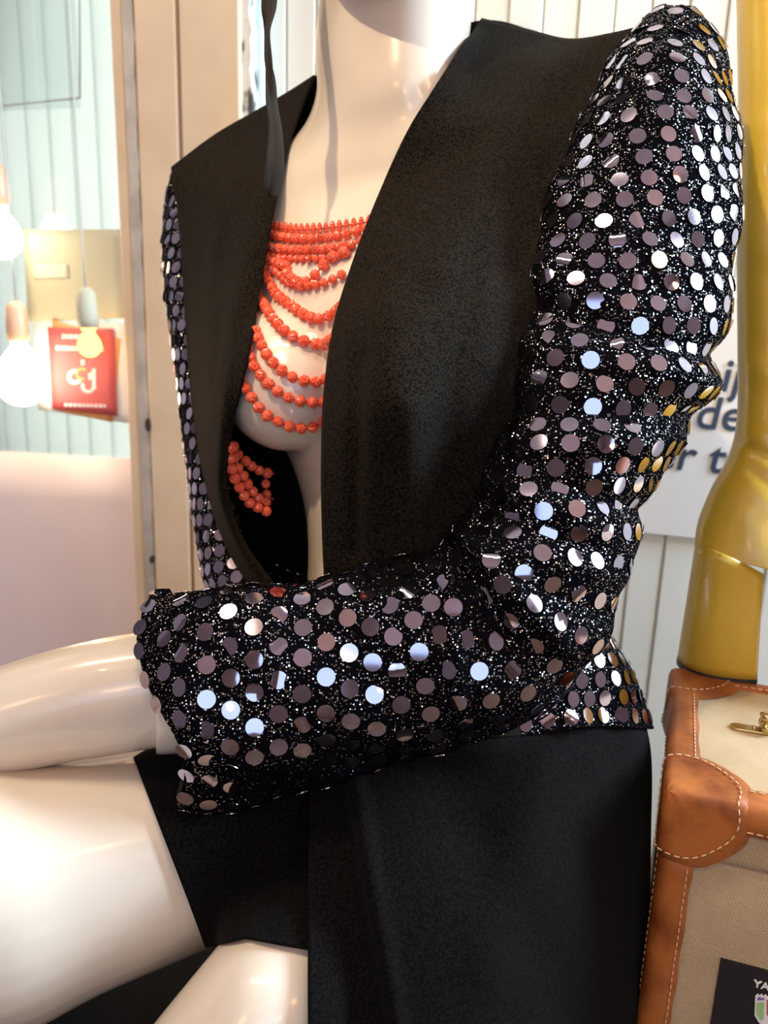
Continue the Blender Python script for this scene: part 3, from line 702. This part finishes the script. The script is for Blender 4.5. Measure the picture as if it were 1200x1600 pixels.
peplum = [
 [(690, 900, .500), (800, 905, .492), (890, 905, .500), (935, 905, .530), (925, 905, .580)],
 [(690, 980, .496), (800, 985, .486), (900, 985, .494), (950, 990, .528), (940, 990, .590)],
 [(690, 1060, .486), (810, 1060, .476), (915, 1055, .486), (985, 1050, .526), (970, 1050, .595)],
 [(690, 1178, .474), (820, 1150, .466), (925, 1136, .480), (1018, 1139, .524), (990, 1138, .600)]]
pp, Wq = panel('side_panel', peplum, 40, 60, [((700, 1010), (940, 1110), 30, .004), ((860, 1000), (900, 1140), 18, -.004), ((960, 1000), (975, 1140), 14, -.003)], 'glitter', jac)
du = np.gradient(Wq, axis=0); dv = np.gradient(Wq, axis=1); Nq = np.cross(du, dv); Nq /= np.linalg.norm(Nq, axis=-1, keepdims=True)
Nq *= np.sign((Nq*(CAM-Wq)).sum(-1).mean()); add_sequins(pp, scatter(Wq, Nq, False, 0.0122, 0.0135, 0.0105), 0.0018)
cands.sort(key=lambda c: -c[0])
rest = {}
for i, (sc, part, c, n, kind) in enumerate(cands):
    q = rot_to(n)
    if i < 300:
        o = bpy.data.objects.new('sequin', SEQM[kind]); COL.objects.link(o); o.parent = part
        o.location = Vector(c-worldloc(part)); o.rotation_mode = 'QUATERNION'; o.rotation_quaternion = q
    else:
        Mx = np.array(q.to_matrix()); rest.setdefault(part, []).append((SEQV[kind][0] @ Mx.T+c, SEQV[kind][1]))
for part, lst in rest.items():
    tag(mesh('small_sequins', *join(*lst), 'sequin', part), kind='stuff')

# ------------------------------------------------------------------ skirt
skt = empty('skirt', P(640, 1300, .55), 'long black wrap skirt over the mannequin\'s thighs', 'skirt')
sp = [((690, 1080, .57), (-40, -185, 0), (0, 0, -.085)), ((590, 1170, .560), (-50, -168, 0), (0, 0, -.075)), ((430, 1265, .53), (-55, -165, 0), (0, 0, -.068)), ((335, 1304, .515), (-57, -160, 0), (0, 0, -.064)), ((265, 1332, .504), (-56, -147, 0), (0, 0, -.064))]
G = rings(sp, 50, 48); Wl = over_body(toW(G), 0.004, np.broadcast_to(np.arange(48) < 25, (50, 48))); mesh('leg_cover', Wl.reshape(-1, 3), quads(50, 48, True), 'skirt', skt, True, [SOL(.0016, 0)])
sp = [((740, 1120, .575), (-170, -60, 0), (0, 0, -.09)), ((660, 1270, .535), (-165, -60, 0), (0, 0, -.075)), ((590, 1380, .507), (-160, -50, 0), (0, 0, -.066)), ((510, 1475, .482), (-157, -26, 0), (0, 0, -.061)), ((505, 1486, .480), (-152, -30, 0), (0, 0, -.060))]
G = rings(sp, 50, 48); Wl = over_body(toW(G), 0.004, np.broadcast_to(np.arange(48) < 25, (50, 48))); mesh('leg_cover', Wl.reshape(-1, 3), quads(50, 48, True), 'skirt', skt, True, [SOL(.0016, 0)])
flap = [
 [(520, 1060, .49), (600, 1060, .482), (720, 1060, .482), (850, 1060, .49), (950, 1060, .505), (985, 1060, .53), (980, 1060, .60)],
 [(488, 1190, .462), (560, 1190, .455), (700, 1190, .455), (850, 1180, .465), (955, 1175, .490), (1012, 1170, .522), (1000, 1170, .60)],
 [(484, 1300, .435), (560, 1300, .430), (700, 1300, .432), (850, 1300, .446), (955, 1300, .478), (1013, 1300, .518), (1000, 1300, .60)],
 [(482, 1420, .412), (560, 1420, .406), (700, 1420, .412), (850, 1420, .432), (950, 1420, .470), (1010, 1420, .515), (1000, 1420, .60)],
 [(482, 1540, .400), (560, 1540, .394), (700, 1540, .400), (850, 1540, .425), (950, 1540, .468), (1005, 1540, .515), (995, 1540, .60)],
 [(484, 1700, .392), (560, 1700, .386), (700, 1700, .394), (850, 1700, .420), (950, 1700, .466), (998, 1700, .515), (990, 1700, .60)]]
G = grid_pts(flap, 70, 110)
ln = 545+(G[..., 1]-1240)*(62/360.0)
G[..., 2] += 0.005/(1+np.exp((G[..., 0]-ln)/3.0))-0.004*np.exp(-((G[..., 0]-ln-14)/14)**2)
G[..., 2] += 0.005*gauss_line(G[..., 0], G[..., 1], (700, 1230), (900, 1600), 60)-0.004*gauss_line(G[..., 0], G[..., 1], (850, 1200), (760, 1500), 45)
mesh('wrap_panel', over_body(toW(G), 0.009).reshape(-1, 3), quads(70, 110), 'skirt', skt, True, [SOL(.002, 0)])

# ------------------------------------------------------------------ coral necklace
nk = empty('necklace', P(490, 400, .52), 'coral red faceted bead necklace of many looped strands on the chest', 'necklace')
def bead_mesh():
    k, n = 6, 8; V = [(0, 0, 1)]
    for i in range(1, k):
        a = math.pi*i/k
        for j in range(n):
            b = 2*math.pi*(j+.5*(i % 2))/n; V.append((math.sin(a)*math.cos(b), math.sin(a)*math.sin(b), math.cos(a)))
    V.append((0, 0, -1)); V = np.array(V); Fc = [(0, 1+j, 1+(j+1) % n) for j in range(n)]
    for i in range(k-2):
        for j in range(n):
            a = 1+i*n+j; b = 1+i*n+(j+1) % n; c = a+n; d = b+n
            if i % 2 == 0: Fc += [(a, c, b), (b, c, d)]
            else: Fc += [(a, c, d), (a, d, b)]
    l = len(V)-1; o = 1+(k-2)*n; Fc += [(o+j, l, o+(j+1) % n) for j in range(n)]
    me = bpy.data.meshes.new('bead'); me.from_pydata([tuple(v) for v in V], [], Fc); me.materials.append(MS['coral']); return me
BM = bead_mesh()
LAP = [BVHTree.FromPolygons([Vector(v) for v in Wx.reshape(-1, 3)], quads(*Wx.shape[:2])) for Wx in (Wn, Wff)]
def before_cloth(p, r):
    v = Vector(p-CAM); d = v.length
    for t in LAP:
        h = t.ray_cast(Vector(CAM), v/d)
        if h[0] is not None and h[3] > d-r-.001: return True
    return False
def strand(pts, r, pitch, depth=None, lift=1.0, stretch=1.0, upright=False):
    """beads along frame points resting on the chest"""
    Q = spl(np.array(pts, float), 120); W3 = []
    for i, q in enumerate(Q):
        if depth is None:
            p = on_body(q[0], q[1], r*lift)
            if p is None or np.linalg.norm(p-CAM) > 0.75: p = P(q[0], q[1], .55)
        else:
            p = P(q[0], q[1], depth[0]+(depth[1]-depth[0])*i/119)
        W3.append(p)
    W3 = np.array(W3)
    # keep it smooth like a hanging string
    for _ in range(10): W3[1:-1] = (W3[:-2]+2*W3[1:-1]+W3[2:])/4
    L = np.concatenate([[0], np.cumsum(np.linalg.norm(np.diff(W3, axis=0), axis=1))])
    V, Fc = wtube(W3[::4], 0.0006, 5); st = mesh('strand', V, Fc, 'cord', nk); base = worldloc(st)
    n = int(L[-1]/pitch)
    for i in range(n+1):
        s = i*pitch; p = np.array([np.interp(s, L, W3[:, a]) for a in range(3)])
        if s > L[-1]: break
        if before_cloth(p, r): continue
        b = bpy.data.objects.new('bead', BM); COL.objects.link(b); b.parent = st; b.location = Vector(p-base)
        s_ = r*random.uniform(.94, 1.06)
        b.rotation_euler = (random.uniform(0, 6), random.uniform(0, 6), random.uniform(0, 6)) if not upright else (0, 0, random.uniform(0, 6))
        b.scale = (s_, s_, s_) if not upright else (s_*.8, s_*.8, s_*stretch)
z3 = lambda L: [(330+x/4, 300+y/4) for x, y in L]
z4 = lambda L: [(300+x/4, 600+y/4) for x, y in L]
strand(z3([(340, 205), (400, 225), (480, 240), (560, 248), (660, 246), (760, 238), (840, 228), (930, 215), (1010, 200)]), .0024, .0058, stretch=1.7, upright=True)
strand(z3([(330, 262), (400, 285), (470, 302), (560, 314), (660, 316), (760, 308), (850, 292), (940, 270), (1010, 250)]), .0035, .0076)
strand(z3([(320, 320), (380, 355), (450, 375), (540, 383), (640, 385), (740, 380), (820, 368), (900, 350), (980, 325)]), .0034, .0076)
strand(z3([(330, 380), (390, 408), (450, 425), (540, 432), (640, 434), (740, 428), (820, 416), (900, 395)]), .0025, .0066)
strand(z3([(330, 400), (380, 440), (430, 468), (487, 478), (497, 530), (540, 568), (590, 586), (650, 562), (705, 502), (760, 442), (830, 410), (900, 380)]), .0037, .0080)
strand(z3([(350, 470), (440, 525), (480, 565), (560, 600), (660, 596), (730, 580), (785, 558), (860, 520)]), .0030, .0068)
for L in ([(335, 330), (345, 410), (355, 470), (370, 535), (400, 600), (435, 660), (475, 705), (520, 745), (570, 775), (630, 795), (690, 805), (745, 790), (850, 740)],
          [(270, 540), (310, 630), (330, 690), (350, 745), (385, 805), (425, 855), (465, 895), (515, 930), (575, 955), (635, 965), (695, 970), (730, 962), (840, 920)],
          [(260, 740), (285, 830), (300, 900), (325, 960), (355, 1020), (390, 1070), (440, 1115), (495, 1155), (560, 1180), (625, 1190), (690, 1180), (790, 1150)],
          [(235, 900), (255, 1000), (270, 1060), (300, 1110), (345, 1170), (395, 1220), (450, 1260), (515, 1290), (580, 1302), (650, 1305), (710, 1298), (800, 1270)],
          [(190, 1110), (225, 1190), (255, 1250), (300, 1310), (350, 1370), (410, 1405), (470, 1435), (535, 1452), (600, 1452), (665, 1432), (710, 1410), (800, 1370)]):
    strand(z3(L), .0037, .0074)
strand(z4([(235, 330), (238, 450), (250, 540), (275, 605), (305, 660), (335, 710), (370, 750), (420, 775), (475, 800)]), .0038, .0072, (.525, .560))
strand(z4([(245, 400), (275, 500), (310, 555), (335, 605), (365, 655), (400, 695), (435, 730), (490, 745)]), .0037, .0072, (.533, .565))
strand(z4([(260, 390), (290, 440), (345, 490), (375, 515), (420, 540), (470, 556), (520, 560)]), .0036, .0072, (.545, .575))
strand(z4([(470, 560), (460, 610), (465, 660), (470, 700), (515, 722)]), .0034, .0072, (.572, .572))

# ------------------------------------------------------------------ hat with hanging tie (hat above the frame)
hat = empty('hat', P(600, -330, .575), 'dark hat whose narrow tie hangs beside the mannequin\'s neck', 'hat')
G = rings([((600, -270, .575), (-250, 10, 0), (0, 20, -.115)), ((600, -280, .575), (-150, 0, 0), (0, 10, -.088)), ((600, -420, .575), (-140, 0, 0), (0, 10, -.08)), ((600, -480, .575), (-90, 0, 0), (0, 5, -.05)), ((600, -490, .575), (-10, 0, 0), (0, 0, -.006))], 40, 40)
mesh('crown', toW(G).reshape(-1, 3), quads(40, 40, True), 'ribbon', hat, True, [SOL(.002, 0)])
rib = [((400, -275), (430, -275), .55, 0), ((406, -150), (434, -150), .51, .003), ((410, -40), (433, -40), .492, .002), ((409, 15), (431, 15), .488, .0), ((414, 48), (421, 48), .488, -.006), ((414, 90), (424, 90), .488, -.005), ((416, 130), (430, 130), .488, .001), ((417, 165), (433, 165), .490, .004), ((421, 200), (440, 205), .490, .003), ((417, 250), (443, 250), .490, .004), ((414, 285), (440, 285), .492, .003), ((418, 306), (431, 308), .494, .0)]
R0 = np.array([[a[0], a[1], b[0], b[1], d, t] for a, b, d, t in rib], float); RS = spl(R0, 70); V = []
for a in RS:
    for k in range(6):
        s = k/5; V.append(P(a[0]+(a[2]-a[0])*s, a[1]+(a[3]-a[1])*s, a[4]+a[5]*(s-.5)*2+0.0012*math.sin(s*math.pi*2)))
mesh('tie', np.array(V), quads(70, 6), 'ribbon', hat, True, [SOL(.0012, 0)])

# ------------------------------------------------------------------ stool under the mannequin
st = empty('stool', P(350, 1700, .56), 'black upholstered stool the mannequin sits on', 'stool')
zt = P(640, 1330, .56)[2]-0.075
c0 = P(400, 1500, .60); ctr = np.array([c0[0], c0[1], zt])
def rbox(cx, cy, z0, z1, hx, hy, r, ang):
    e1 = np.array([math.cos(ang), math.sin(ang), 0]); e2 = np.array([-math.sin(ang), math.cos(ang), 0])
    return obox(np.array([cx, cy, z0])-e1*hx-e2*hy, e1*2*hx, e2*2*hy, (0, 0, z1-z0), r)
V, Fc = rbox(ctr[0], ctr[1], zt-.09, zt, .20, .17, 0, -.3); mesh('seat', V, Fc, 'velvet', st, True, [BEV(.025, 4)])
V, Fc = rbox(ctr[0], ctr[1], zt-.13, zt-.092, .19, .16, 0, -.3); mesh('seat_frame', V, Fc, 'wood', st, False, [BEV(.004, 2)])
for sx in (-1, 1):
    for sy in (-1, 1):
        e1 = np.array([math.cos(-.3), math.sin(-.3), 0]); e2 = np.array([-math.sin(-.3), math.cos(-.3), 0]); q = ctr+e1*sx*.165+e2*sy*.135
        V, Fc = wtube([[q[0], q[1], zt-.12], [q[0]+.01*sx, q[1], .3], [q[0]+.02*sx, q[1], 0.0]], [.022, .019, .015], 10); mesh('leg', V, Fc, 'wood', st)

# ------------------------------------------------------------------ suitcase
K = P(1045, 1236, .451); E = P(1200, 1262, .435)-K; E[2] = 0; E1 = E/np.linalg.norm(E); E2 = np.array([-E1[1], E1[0], 0]); E3 = np.array([0, 0, -1.0])
SW, SD, SH = .46, .165, .36; LID = .040
sc = empty('suitcase', K+E3*SH+E1*SW/2+E2*SD/2, 'tan canvas suitcase with stitched leather edges under the yellow boot', 'suitcase')
def S(a, b, c): return K+E1*a+E2*b+E3*c
V, Fc = obox(S(0, 0, 0), E1*SW, E2*SD, E3*LID, 0); mesh('lid', V, Fc, 'canvas', sc, True, [BEV(.007, 3)])
V, Fc = obox(S(.0014, .0014, LID-.004), E1*(SW-.0028), E2*(SD-.0028), E3*(SH-LID+.004), 0); mesh('case', V, Fc, 'canvas', sc, True, [BEV(.005, 3)])
def stitches(path, nrm, parent, step=.0048, ln=.0034, r=.00042):
    """short threads lying along a world path"""
    path = np.asarray(path, float); L = np.concatenate([[0], np.cumsum(np.linalg.norm(np.diff(path, axis=0), axis=1))]); parts = []
    s = step*.5
    at = lambda s_: np.array([np.interp(s_, L, path[:, a]) for a in range(3)])
    while s+ln < L[-1]:
        parts.append(wtube([at(s), at(s+ln*.25)+nrm(at(s+ln*.3))*.0003, at(s+ln*.75)+nrm(at(s+ln*.7))*.0003, at(s+ln)], [r*.5, r, r, r*.5], 5)); s += step
    return tag(mesh('stitching', *join(*parts), 'thread', parent), kind='stuff')
def edge_strip(fn, L, wa, wb, inset_a, t0=0.0, rr=.006):
    """leather strip folded over an edge; fn(s, x, y): s along, x out on face A, y out on face B (both measured from the edge)"""
    prof = [(wa, -.0002), (wa-.0006, .0013), (rr*1.6, .0016)]
    pts = [('a', wa, 0.0), ('a', wa-.0006, .0014), ('a', wa*.5, .0019), ('a', rr, .0015)]
    n = 5; P2 = []
    for f, w, h in pts: P2.append((w, -h))                    # (distance on A, height over A is negative B)
    for k in range(1, n): a = k/n*math.pi/2; P2.append((rr-(rr+.0015)*math.sin(a), rr-(rr+.0015)*math.cos(a)))
    for f, w, h in reversed(pts): P2.append((-h, w) if wb == wa else (-h, w*wb/wa))
    V = []; m = 40
    for i in range(m):
        s = t0+(L-t0)*i/(m-1); jit = .0004*math.sin(s*170)
        for (x, y) in P2: V.append(fn(s, x+jit*(x > rr*2), y+jit*(y > rr*2)))
    return np.array(V), quads(m, len(P2))+[tuple(range(len(P2)-1, -1, -1)), tuple((m-1)*len(P2)+j for j in range(len(P2)))]
SWI = .0165
def strip(fn, L, wa=SWI, wb=SWI, t0=0.0):
    V, Fc = edge_strip(fn, L, wa, wb, 0, t0); o = mesh('leather_strip', V, Fc, 'leather', sc)
    ss = np.linspace(t0, L, 60)
    stitches([fn(s, wa-.0028, -.0019) for s in ss], lambda p: np.zeros(3), o); stitches([fn(s, -.0019, wb-.0028) for s in ss], lambda p: np.zeros(3), o)
    return o
strip(lambda s, x, y: S(x, s, y), SD)                         # top left edge: x on the top face, y down the left side
strip(lambda s, x, y: S(s, x, y), SW)                         # top front edge
strip(lambda s, x, y: S(x+.001, y+.001, s), SH, SWI, SWI, LID+.002)   # front left upright
strip(lambda s, x, y: S(s, SD-x, y), SW)                      # top back edge
strip(lambda s, x, y: S(s, x+.001, SH-y), SW)                 # bottom front edge
def corner(fn, rad=.030, off=.0032, nr=14, na=48):
    """rounded leather corner patch; fn(x, y, z) with x, y, z distances into the three faces"""
    n = np.ones(3)/math.sqrt(3); a = np.array([1, -1, 0])/math.sqrt(2); b = np.array([1, 1, -2])/math.sqrt(6); V = []; rim = []
    def surf(p, o_):
        q = p.copy(); k = 420.0; t = -math.log(np.exp(-k*q).sum())/k if True else 0
        # slide along the diagonal until the softened corner surface is met
        return q-np.ones(3)*(t)-n*0-np.ones(3)*o_/1.0
    for i in range(nr+1):
        for j in range(na):
            phi = 2*math.pi*j/na; rho = rad*i/nr*(1-0.09*math.cos(3*(phi-math.pi/2)))
            p = rho*(math.cos(phi)*a+math.sin(phi)*b)
            h = off if i < nr else 0.0005
            q = surf(p, h*0.9+0.0006*math.sin(phi*5+i)*(0 < i < nr)*.25); V.append(fn(*q))
            if i == nr-1: rim.append(fn(*surf(p*0.985, h*1.12)))
    return np.array(V), quads(nr+1, na, True), np.array(rim)
def corner_patch(fn):
    V, Fc, rim = corner(fn); o = mesh('corner_patch', V, Fc, 'leather', sc, True, [])
    stitches(np.vstack([rim, rim[:1]]), lambda p: np.zeros(3), o); return o
corner_patch(lambda x, y, z: S(x, y, z))
corner_patch(lambda x, y, z: S(x, SD-y, z))
corner_patch(lambda x, y, z: S(x, y, SH-z))
# brass latch on top
def top_pt(px, py):
    r = ray(px, py); t = (K[2]-CAM[2])/r[2]; return CAM+r*t
lt = top_pt(1178, 1142); lu = top_pt(1230, 1150)-lt; lu /= np.linalg.norm(lu); lv = np.array([-lu[1], lu[0], 0])
n = 16; V = []
for z in (0, .0018):
    for j in range(n*2):
        a = 2*math.pi*j/(2*n); x = math.cos(a)*.0042-.004; y = math.sin(a)*.0042
        if x > -.004: x += .03
        V.append(lt+lu*(x-.006)+lv*y+np.array([0, 0, z]))
mesh('latch_plate', np.array(V), quads(2, 2*n, True)+caps(2, 2*n), 'brass', sc, False, [BEV(.0005, 2)])
c = lt+lu*.006
V, Fc = wtube([c-lv*.007+UPZ*.004, c-lv*.005+UPZ*.005, c+lv*.005+UPZ*.005, c+lv*.007+UPZ*.004], [.0022, .0035, .0035, .0022], 12); mesh('latch_hook', V, Fc, 'brass', sc)
V, Fc = wtube([c+UPZ*.002, c+UPZ*.009, c+UPZ*.012, c+UPZ*.013], [.003, .0032, .0042, .002], 12); mesh('latch_knob', V, Fc, 'brass', sc)
V, Fc = wtube([lt+UPZ*.0015, lt+UPZ*.003], [.0018, .0012], 10); mesh('rivet', V, Fc, 'brass', sc)
# black card with lettering and shield on the front
def front_pt(px, py, off=0.0):
    nrm = -E2; r = ray(px, py); o = S(0, .0014, 0)+nrm*off; t = np.dot(o-CAM, nrm)/np.dot(r, nrm); return CAM+r*t
a0 = front_pt(1126, 1496, .0002); cx = np.dot(a0-K, E1); cz = np.dot(a0-K, E3)
cd = empty('black_card', a0, 'black printed card with a shield on the front of the suitcase', 'card')
V, Fc = obox(S(cx, .0012, cz), E1*.085, -E2*.0010, E3*.075, 0); mesh('card', V, Fc, 'black_card', cd, False)
def fpoly(name, pts, m, off):
    q = [front_pt(x, y, off) for x, y in pts]; n = len(q); V = [p for p in q]+[p-E2*.0002 for p in q]
    return mesh(name, np.array(V), [tuple(range(n)), tuple(range(2*n-1, n-1, -1))]+[(i, n+i, n+(i+1) % n, (i+1) % n) for i in range(n)], m, cd, False)
text('lettering', 'YAT', .0062, 'print_white', cd, front_pt(1177, 1541, .0016), E1, UPZ, 0.02)
sh = [(1180, 1556), (1184, 1552), (1187, 1555), (1190, 1552), (1193, 1556), (1196, 1553), (1200, 1557), (1206, 1553), (1212, 1558), (1218, 1554), (1222, 1560), (1218, 1592), (1200, 1606), (1186, 1598), (1179, 1586)]
fpoly('shield', sh, 'print_white', .0014)
fpoly('shield_field', [(1182, 1566), (1194, 1566), (1193, 1592), (1188, 1594), (1182, 1584)], 'print_green', .0017)
fpoly('shield_field', [(1198, 1562), (1206, 1563), (1205, 1588), (1198, 1586)], 'print_red', .0017)
fpoly('shield_field', [(1183, 1560), (1187, 1557), (1190, 1560), (1193, 1558), (1195, 1562), (1184, 1563)], 'print_purple', .0017)

# ------------------------------------------------------------------ yellow boot
bo = empty('boot', P(1120, 1062, .59), 'yellow block heeled boot standing on the suitcase', 'boot')
bsp = [((1245, -140, .585), (-98, 0, 0), (0, 0, -.045)), ((1242, 0, .585), (-92, 0, 0), (0, 0, -.043)), ((1240, 200, .585), (-87, 0, 0), (0, 0, -.041)), ((1235, 400, .585), (-84, 0, 0), (0, 0, -.038)),
 ((1228, 560, .585), (-76, 0, 0), (0, 0, -.034)), ((1222, 650, .585), (-71, 4, 0), (0, 0, -.033)), ((1222, 705, .585), (-84, 6, 0), (0, 0, -.034)), ((1220, 760, .583), (-108, 0, 0), (0, 0, -.034)), ((1225, 820, .582), (-134, -8, 0), (0, 0, -.034)), ((1235, 870, .580), (-150, -20, 0), (0, 0, -.033)), ((1242, 900, .578), (-156, -38, 0), (0, 0, -.031))]
G = rings(bsp, 90, 48)
for a, b, w, amp in (((1150, 690), (1230, 730), 10, .0025), ((1150, 560), (1230, 600), 16, -.0015), ((1175, 730), (1250, 800), 9, .002), ((1160, 700), (1260, 640), 8, -.002), ((1155, 170), (1240, 160), 10, .0015), ((1155, 420), (1240, 440), 14, .0015), ((1200, 900), (1160, 800), 10, -.001)):
    G[..., 2] += amp*gauss_line(G[..., 0], G[..., 1], a, b, w)
mesh('shaft', toW(G).reshape(-1, 3), quads(90, 48, True)+caps(90, 48), 'yellow', bo)
foot = [((1190, 830, .58), (-12, -70, 0), (0, 0, -.025)), ((1280, 860, .576), (20, -85, 0), (0, 0, -.033)), ((1400, 950, .56), (45, -75, 0), (0, 0, -.035)), ((1520, 1026, .545), (40, -65, 0), (0, 0, -.038)), ((1630, 1075, .53), (15, -42, 0), (0, 0, -.032)), ((1690, 1100, .525), (3, -15, 0), (0, 0, -.012))]
G = rings(foot, 50, 32); mesh('foot', toW(G).reshape(-1, 3), quads(50, 32, True)+caps(50, 32), 'yellow', bo)
def heel_ring(xl, xr, yl, yr, d, rd, n=36):
    out = []
    for j in range(n):
        a = 2*math.pi*j/n; x = math.cos(a); y = math.sin(a)
        x2 = x if x < 0 else min(x*1.25, .78)/.78                 # flat breast side
        s = (x2+1)/2; out.append((xl+(xr-xl)*s, yl+(yr-yl)*s-y*rd*F/d*0.20, d-y*rd))
    return out
top_ring = toW(np.array(heel_ring(1085, 1193, 856, 906, .578, .027))); hc = top_pt(1117, 1045)
def heel_base(z, k=1.0):
    out = []
    for j in range(36):
        a = 2*math.pi*j/36; x = math.cos(a); y = math.sin(a); x2 = x if x < 0 else min(x*1.25, .78)/.78
        out.append(hc+E1*.0265*x2*k-E2*.024*y*k+UPZ*z)
    return np.array(out)
tip = 0.0045; base_ring = heel_base(tip)
Hs = np.array([top_ring*(1-t)+base_ring*t for t in np.linspace(0, 1, 14)])
mesh('heel', Hs.reshape(-1, 3), quads(14, 36, True)+caps(14, 36), 'yellow', bo)
T = np.array([heel_base(tip, 1.01), heel_base(0.0003, 1.01)]); mesh('heel_tip', T.reshape(-1, 3), quads(2, 36, True)+caps(2, 36), 'rubber', bo, False)
so = rings([((1240, 935, .575), (-20, 0, 0), (0, 0, -.024)), ((1400, 1008, .56), (-20, 14, 0), (0, 0, -.03)), ((1540, 1085, .545), (-4, 7, 0), (0, 0, -.036)), ((1680, 1112, .527), (-2, 6, 0), (0, 0, -.02))], 30, 20)
mesh('sole', toW(so).reshape(-1, 3), quads(30, 20, True)+caps(30, 20), 'rubber', bo)

# plinth carrying the suitcase (below the frame)
zb = K[2]-SH
V, Fc = obox(np.array([*(K+E1*-.05+E2*-.05)[:2], 0]), E1*.60, E2*.30, (0, 0, zb), 0)
tag(mesh('plinth', V, Fc, 'white', smooth=False), 'white display plinth below the suitcase', 'plinth')
